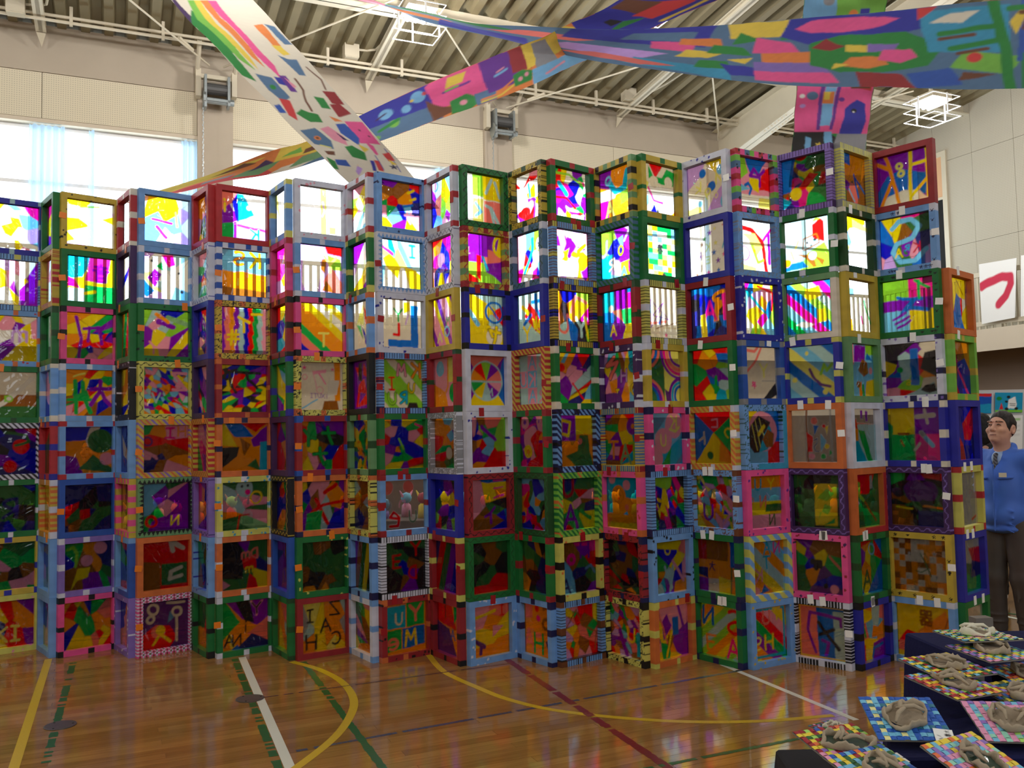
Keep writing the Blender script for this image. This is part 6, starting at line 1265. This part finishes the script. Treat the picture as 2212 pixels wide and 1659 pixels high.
# ------------------------------------------------------------------ people (smooth bodies grown from joints)
class Field:
    def __init__(s, lo, hi, vox):
        s.lo, s.vox = np.array(lo, float), vox
        n = np.ceil((np.array(hi) - s.lo) / vox).astype(int) + 1
        s.ax = [s.lo[k] + vox * np.arange(n[k]) for k in range(3)]
        s.f = np.full(n, .3, np.float32); s.hs = 1.09
    def _sub(s, lo, hi):
        sl = []
        for k in range(3):
            a = int(np.clip(np.floor((lo[k] - s.lo[k]) / s.vox), 0, len(s.ax[k]) - 1)); b = int(np.clip(np.ceil((hi[k] - s.lo[k]) / s.vox) + 1, a + 1, len(s.ax[k])))
            sl.append(slice(a, b))
        return tuple(sl), np.meshgrid(*[s.ax[k][sl[k]] for k in range(3)], indexing='ij')
    def _mix(s, sl, d, k, sub=False):
        g = s.f[sl]
        if sub:
            h = np.clip(.5 - .5 * (g + d) / k, 0, 1); s.f[sl] = g * (1 - h) - d * h + k * h * (1 - h)
        else:
            h = np.clip(.5 + .5 * (g - d) / k, 0, 1); s.f[sl] = g * (1 - h) + d * h - k * h * (1 - h)
    def cap(s, a, b, ra, rb=None, k=.02, sub=False):
        rb = ra if rb is None else rb; a, b = np.array(a, float), np.array(b, float); m = max(ra, rb) + .1
        sl, (X, Y, Z) = s._sub(np.minimum(a, b) - m, np.maximum(a, b) + m)
        d = b - a; t = np.clip(((X - a[0]) * d[0] + (Y - a[1]) * d[1] + (Z - a[2]) * d[2]) / (d @ d + 1e-9), 0, 1)
        D = np.sqrt((X - a[0] - t * d[0]) ** 2 + (Y - a[1] - t * d[1]) ** 2 + (Z - a[2] - t * d[2]) ** 2) - (ra + (rb - ra) * t)
        s._mix(sl, D, k, sub); return s
    def ell(s, c, r, k=.02, sub=False, R=None):
        c, r = np.array(c, float), np.array(r, float) * (1.0 if R is None else s.hs); m = r.max() + .1
        sl, (X, Y, Z) = s._sub(c - m, c + m); P = np.stack([X - c[0], Y - c[1], Z - c[2]], -1)
        if R is not None: P = P @ R
        q = np.sqrt((P ** 2 / r ** 2).sum(-1)); q2 = np.sqrt((P ** 2 / r ** 4).sum(-1)) + 1e-6
        s._mix(sl, q * (q - 1) / q2, k, sub); return s
    def cut(s, n, d):
        X, Y, Z = np.meshgrid(*s.ax, indexing='ij'); s.f = np.maximum(s.f, X * n[0] + Y * n[1] + Z * n[2] - d).astype(np.float32); return s
    def mesh(s):
        f = s.f; nx, ny, nz = f.shape; o = [(i, j, k) for i in (0, 1) for j in (0, 1) for k in (0, 1)]
        c = {q: f[q[0]:nx - 1 + q[0], q[1]:ny - 1 + q[1], q[2]:nz - 1 + q[2]] for q in o}
        neg = sum((c[q] < 0).astype(np.int8) for q in o); act = (neg > 0) & (neg < 8); I = np.argwhere(act)
        pos = np.zeros((len(I), 3)); cnt = np.zeros(len(I)); cv = {q: c[q][act] for q in o}
        for q in o:
            for ax in range(3):
                if q[ax]: continue
                r = list(q); r[ax] = 1; r = tuple(r); a, b = cv[q], cv[r]; m = (a < 0) != (b < 0); t = np.where(m, a / np.where(m, a - b, 1), 0)
                p = np.array(q, float)[None].repeat(len(I), 0); p[:, ax] = t
                pos[m] += p[m]; cnt[m] += 1
        V = s.lo + s.vox * (I + pos / cnt[:, None]); idx = -np.ones(act.shape, int); idx[act] = np.arange(len(I)); F = []
        sg = f < 0
        for ax in range(3):
            A = np.take(sg, range(0, f.shape[ax] - 1), ax); B = np.take(sg, range(1, f.shape[ax]), ax)
            e = np.argwhere(A != B); b_, c_ = [(1, 2), (2, 0), (0, 1)][ax]
            e = e[(e[:, b_] > 0) & (e[:, c_] > 0) & (e[:, b_] < f.shape[b_] - 1) & (e[:, c_] < f.shape[c_] - 1)]
            fl = A[tuple(e.T)]; q = []
            for db, dc in ((1, 1), (0, 1), (0, 0), (1, 0)):
                g = e.copy(); g[:, b_] -= db; g[:, c_] -= dc; q.append(idx[tuple(g.T)])
            q = np.stack(q, 1); q[~fl] = q[~fl][:, ::-1]; F.append(q)
        F = np.concatenate(F); F = F[(F >= 0).all(1)]
        return V, F

def rotx(a): return np.array([[1, 0, 0], [0, math.cos(a), -math.sin(a)], [0, math.sin(a), math.cos(a)]])
def rotz(a): return np.array([[math.cos(a), -math.sin(a), 0], [math.sin(a), math.cos(a), 0], [0, 0, 1]])

def person(loc, facing, H, look_up, look_turn, cols, label, arms='behind', vox=.006, belly=.0, badge=False, stride=.03):
    """local frame: faces -Y, his left is +X; facing = world angle he looks along"""
    k = H / 1.66
    root = empty('person', loc, facing + math.pi / 2); root.scale = (k, k, k)
    hip, kne, ank = .085, .095, .10
    legs = []
    for s in (-1, 1):
        y = stride * s
        legs.append(((s * hip, .0, .86), (s * kne, -.015 + y * .5, .46), (s * ank, .02 + y, .075), (s * (ank + .012), -.13 + y, .03)))
    if arms == 'behind':
        A = [((s * .185, .01, 1.345), (s * .225, .09, 1.09), (s * .07, .185, .93 - .03 * s)) for s in (-1, 1)]
    else:
        A = [((s * .185, .01, 1.345), (s * .225, .03, 1.08), (s * .215, -.05, .84)) for s in (-1, 1)]
    piv = np.array((0, .01, 1.44)); HR = rotz(look_turn) @ rotx(-look_up)
    hs = 1.09; off = np.array((0, -.045, 0)) @ np.eye(3)
    def hp(p): return tuple(piv + off + hs * (HR @ (np.array(p) - piv)))
    # ---- body: skin, continuous from head to feet
    F = Field((-.36, -.24, -.005), (.36, .30, 1.72), vox)
    F.ell((0, .0, 1.14), (.135, .095 + belly, .25), .04).ell((0, .005, .92), (.145, .10, .13), .05).cap((-.12, .01, 1.33), (.12, .01, 1.33), .06, None, .05)
    for l in legs:
        F.cap(l[0], l[1], .075, .052, .03).cap(l[1], l[2], .052, .036, .02).cap(l[2], l[3], .038, .026, .02)
    for a in A:
        F.cap(a[0], a[1], .047, .038, .03).cap(a[1], a[2], .036, .026, .02)
        w = np.array(a[2]); d = (w - np.array(a[1])); d /= np.linalg.norm(d)
        F.cap(w, w + d * .07, .026, .030, .015)
        side = np.cross(d, (0, 1, 0)) if arms != 'behind' else np.cross(d, (0, 0, 1)); side = side / (np.linalg.norm(side) + 1e-6)
        for q in range(4):
            b = w + d * .075 + side * (.0165 * (q - 1.5)); L = (.062, .072, .068, .052)[q]; bend = np.array((0, -.016, -.012))
            F.cap(b, b + d * L * .55, .0085, .008, .006).cap(b + d * L * .55, b + d * L + bend, .008, .0065, .006)
        F.cap(w + d * .02 - side * .026, w + d * .055 - side * .05, .010, .009, .008).cap(w + d * .055 - side * .05, w + d * .085 - side * .052, .009, .007, .006)
    F.cap((0, .02, 1.36), hp((0, .012, 1.47)), .062, .058, .03)
    F.ell(hp((0, .012, 1.568)), (.074, .093, .096), .02, R=HR).ell(hp((0, -.022, 1.505)), (.063, .068, .066), .03, R=HR).ell(hp((0, -.066, 1.462)), (.024, .022, .018), .02, R=HR)
    F.cap(hp((0, -.078, 1.562)), hp((0, -.106, 1.523)), .009, .0135, .012).ell(hp((-.012, -.092, 1.520)), (.009, .010, .008), .006, R=HR).ell(hp((.012, -.092, 1.520)), (.009, .010, .008), .006, R=HR)
    for s in (-1, 1):
        F.ell(hp((s * .031, -.092, 1.560)), (.017, .014, .010), .010, True, R=HR).ell(hp((s * .031, -.080, 1.560)), (.013, .011, .008), .004, R=HR)
        F.cap(hp((s * .014, -.086, 1.583)), hp((s * .050, -.074, 1.583)), .0075, .006, .010)
        F.ell(hp((s * .042, -.062, 1.525)), (.022, .022, .018), .02, R=HR)
        F.ell(hp((s * .077, .018, 1.548)), (.011, .022, .033), .006, R=HR).ell(hp((s * .085, .012, 1.550)), (.007, .011, .018), .004, True, R=HR)
    F.ell(hp((0, -.078, 1.487)), (.026, .014, .012), .012, R=HR).cap(hp((-.020, -.0905, 1.4875)), hp((.020, -.0905, 1.4875)), .0022, None, .003, True)
    V, Fc = F.mesh()
    P = (V - piv - off) @ HR / hs + piv
    C = np.ones((len(V), 3)) * np.array(S3(*cols['skin']))
    C *= (1 + .10 * (vnoise(V[:, 0] * 4 + 3, V[:, 2] * 4, 9, 3) - .5))[:, None]
    hd = P[:, 2] > 1.45
    for s in (-1, 1):
        x = P[:, 0] - s * .031
        e = hd & (abs(x) < .0155) & (abs(P[:, 2] - 1.5605 + .12 * abs(x)) < .0036) & (P[:, 1] < -.068); C[e] = S3(.13, .09, .08)
        e = hd & (abs(abs(x) - .010) < .003) & (abs(P[:, 2] - 1.5600) < .0020) & (P[:, 1] < -.068); C[e] = S3(.48, .40, .38)
        e = hd & (abs(P[:, 0] - s * .033) < .020) & (abs(P[:, 2] - 1.5845 + .15 * abs(x)) < .0034) & (P[:, 1] < -.058); C[e] = S3(.30, .23, .20)
    e = hd & (abs(P[:, 0]) < .021) & (abs(P[:, 2] - 1.4855 - 2.5 * P[:, 0] ** 2) < .0050) & (P[:, 1] < -.070); C[e] = C[e] * np.array((.82, .58, .58))
    e = hd & (abs(P[:, 0]) < .024) & (abs(P[:, 2] - 1.4865 - 6 * P[:, 0] ** 2) < .0018) & (P[:, 1] < -.068); C[e] = S3(.34, .18, .17)
    np_mesh('body', V, Fc, C, M_SKIN, root, True)
    # ---- hair
    G = Field(np.array(hp((0, 0, 1.57))) - .17, np.array(hp((0, 0, 1.57))) + .17, vox)
    G.ell(hp((0, .018, 1.578)), (.081, .097, .105), .01, R=HR)
    G.ell(hp((0, -.085, 1.545)), (.085, .062, .075), .012, True, R=HR).ell(hp((0, .0, 1.44)), (.13, .14, .085), .01, True, R=HR)
    for s in (-1, 1): G.ell(hp((s * .085, .015, 1.545)), (.03, .028, .04), .006, True, R=HR)
    if cols.get('long'): G.ell(hp((0, .05, 1.50)), (.085, .07, .13), .03, R=HR)
    V, Fc = G.mesh()
    cen = np.array(hp((0, .01, 1.56))); dv = V - cen; V = cen + dv * (1 + .05 * (vnoise(V[:, 0] * 9 + V[:, 1] * 5 + 2, V[:, 2] * 6, 8, 11) - .4))[:, None]
    hc = np.array(S3(*cols['hair'])); C = np.ones((len(V), 3)) * hc * (.4 + 1.5 * vnoise(V[:, 0] * 9, V[:, 2] * 2 + V[:, 1] * 3, 16, 4))[:, None]
    np_mesh('hair', V, Fc, C, M_SKIN, root, True)
    # ---- jacket
    J = Field((-.38, -.28, .72), (.38, .32, 1.50), max(vox * 1.15, .006))
    J.ell((0, -.005, 1.12), (.170, .128 + belly, .27), .05).ell((0, -.01 - belly * .3, .93), (.170, .138 + belly, .12), .06).cap((-.13, .01, 1.33), (.13, .01, 1.33), .078, None, .06)
    J.ell((0, -.01, .825), (.152, .125 + belly * .6, .04), .03)
    for a in A: J.cap(a[0], a[1], .060, .053, .04).cap(a[1], a[2], .052, .042, .03)
    for a in A:
        for t in (.3, .6, .85):
            c = np.array(a[0]) * (1 - t) + np.array(a[1]) * t; J.ell(c + (.0, -.03, 0), (.06, .03, .012), .012)
    J.cap((-.05, .035, 1.425), (.05, .035, 1.425), .032, None, .03).cap((-.055, .03, 1.42), (-.05, -.075, 1.34), .022, .018, .02).cap((.055, .03, 1.42), (.05, -.075, 1.34), .022, .018, .02)
    J.ell((0, -.11, 1.36), (.03, .06, .07), .015, True)
    for s in (-1, 1): J.cap((s * .05, -.135 - belly, 1.20), (s * .125, -.105 - belly * .6, 1.205), .010, None, .008)
    J.cap((.02, -.15 - belly, 1.30), (.02, -.16 - belly, .82), .006, None, .006)
    for q in range(4): J.cap((-.14 + .03 * q, -.10 - belly * .7, 1.02 - .05 * q), (.13, -.12 - belly * .7, .96 - .05 * q), .010, .004, .02)
    V, Fc = J.mesh(); C = np.ones((len(V), 3)) * np.array(S3(*cols['top'])) * (1 + .12 * (vnoise(V[:, 0] * 2 + 5, V[:, 2] * 2, 8, 6) - .5))[:, None]
    if cols.get('stripe'):
        m = (np.floor(V[:, 2] / .035).astype(int) % 2 == 0) & (abs((V[:, 2] / .035) % 1 - .5) < .18); C[m] = S3(*cols['stripe'])
    jk = np_mesh('jacket', V, Fc, C, M_SKIN, root, True)
    if cols.get('shirt'):
        B = Field((-.12, -.16, 1.25), (.12, .10, 1.50), .005)
        B.cap((-.04, .03, 1.435), (.04, .03, 1.435), .026, None, .02).cap((-.05, .02, 1.43), (-.012, -.082, 1.36), .014, .012, .01).cap((.05, .02, 1.43), (.012, -.082, 1.36), .014, .012, .01).ell((0, -.075, 1.32), (.05, .035, .07), .02)
        V, Fc = B.mesh(); np_mesh('shirt', V, Fc, np.ones((len(V), 3)) * np.array(S3(*cols['shirt'])), M_SKIN, root, True)
        B = Field((-.06, -.19, 1.20), (.06, .02, 1.44), .005)
        B.ell((0, -.098, 1.367), (.018, .015, .018), .006).cap((0, -.104, 1.36), (0, -.122, 1.24), .014, .022, .008)
        V, Fc = B.mesh(); C = np.where(((np.floor((V[:, 0] + V[:, 2]) / .012).astype(int)) % 2 == 0)[:, None], np.array(S3(.42, .42, .44)), np.array(S3(.22, .22, .25)))
        np_mesh('necktie', V, Fc, C, M_SKIN, root, True)
    if badge:
        b = MB().box((0, 0, 0), (.05, .006, .032)).build('badge', mat('badge_card', (.86, .84, .74), .5), jk); b.location = (.085, -.152 - belly * .7, 1.225); b.rotation_euler = (0, 0, .35)
    # ---- trousers and shoes
    T = Field((-.26, -.22, .04), (.26, .24, .98), max(vox * 1.15, .007))
    T.ell((0, .005, .88), (.150, .118 + belly * .5, .10), .05)
    for l in legs:
        T.cap(l[0], l[1], .096, .080, .03).cap(l[1], (l[2][0], l[2][1], .085), .080, .068, .03)
        T.cap((l[0][0] * 1.05, l[0][1] - .075, .80), (l[1][0], l[1][1] - .07, .3), .008, .006, .012)
        for q in (.14, .19): T.ell((l[2][0], l[2][1] - .01, q), (.075, .075, .012), .012)
    T.cut((0, 0, -1), -.065)
    V, Fc = T.mesh(); np_mesh('trousers', V, Fc, np.ones((len(V), 3)) * np.array(S3(*cols['legs'])) * (1 + .12 * (vnoise(V[:, 0] * 3, V[:, 2] * 3, 8, 8) - .5))[:, None], M_SKIN, root, True)
    for l in legs:
        S = Field((l[3][0] - .1, l[3][1] - .12, -.004), (l[3][0] + .1, l[2][1] + .14, .14), .006)
        S.cap((l[2][0], l[2][1] + .03, .05), (l[3][0], l[3][1] + .02, .034), .044, .036, .02).ell((l[3][0], l[3][1], .03), (.046, .075, .034), .02).cap((l[2][0], l[2][1] + .02, .05), (l[2][0], l[2][1], .1), .045, .048, .02)
        S.cut((0, 0, -1), -.002)
        V, Fc = S.mesh(); C = np.ones((len(V), 3)) * np.array(S3(*cols['shoe'])); C[V[:, 2] < .018] = S3(*cols.get('sole', (.1, .1, .1)))
        np_mesh('shoe', V, Fc, C, M_SKIN, root, True)
    tag(root, label, 'person')
    return root

def build_people():
    p = at_z(2188, 1384, 0)
    person((p.x, p.y, 0), math.radians(212), 1.66, math.radians(14), math.radians(0), dict(skin=(.82, .62, .53), hair=(.16, .14, .13), top=(.28, .44, .80), shirt=(.62, .72, .86), legs=(.30, .27, .25), shoe=(.10, .09, .09)),
           'man in a blue work jacket and grey trousers looking up beside the screen', belly=.03, badge=True, vox=.0042)
    p = at_z(2140, 1300, 0)
    person((p.x, p.y, 0), math.radians(80), 1.66, 0, .2, dict(skin=(.70, .53, .45), hair=(.06, .05, .05), top=(.10, .10, .11), stripe=(.22, .20, .20), legs=(.09, .09, .10), shoe=(.90, .90, .90), sole=(.12, .12, .12), long=True),
           'person in black striped clothes and white shoes standing behind the man', arms='down', vox=.008, stride=.06)
    p = at_y(1250, 1000, 8.6)
    person((p.x, p.y, 0), math.radians(185), 1.58, 0, 0, dict(skin=(.66, .50, .42), hair=(.05, .04, .04), top=(.12, .13, .12), legs=(.12, .11, .11), shoe=(.2, .2, .2)), 'person in dark clothes seen through the striped frame film', arms='down', vox=.009)
    p = at_y(205, 1000, 8.7)
    person((p.x, p.y, 0), math.radians(250), 1.62, 0, 0, dict(skin=(.66, .50, .42), hair=(.05, .04, .04), top=(.10, .12, .10), legs=(.10, .10, .12), shoe=(.2, .2, .2)), 'person in dark green clothes behind the sky-blue frame with red blocks', arms='down', vox=.009)
    p = at_y(1985, 1000, 8.3)
    person((p.x, p.y, 0), math.radians(120), 1.55, 0, .3, dict(skin=(.66, .50, .42), hair=(.05, .04, .04), top=(.08, .07, .10), legs=(.08, .08, .10), shoe=(.2, .2, .2), long=True), 'person with long black hair behind the dark-purple frame', arms='down', vox=.009)
# ------------------------------------------------------------------ put it together
build_hall()
build_curtains()
build_screen()
build_banners()
build_lamps()
build_winches()
build_tables()
build_wall_things()
build_people()
bpy.context.view_layer.update()
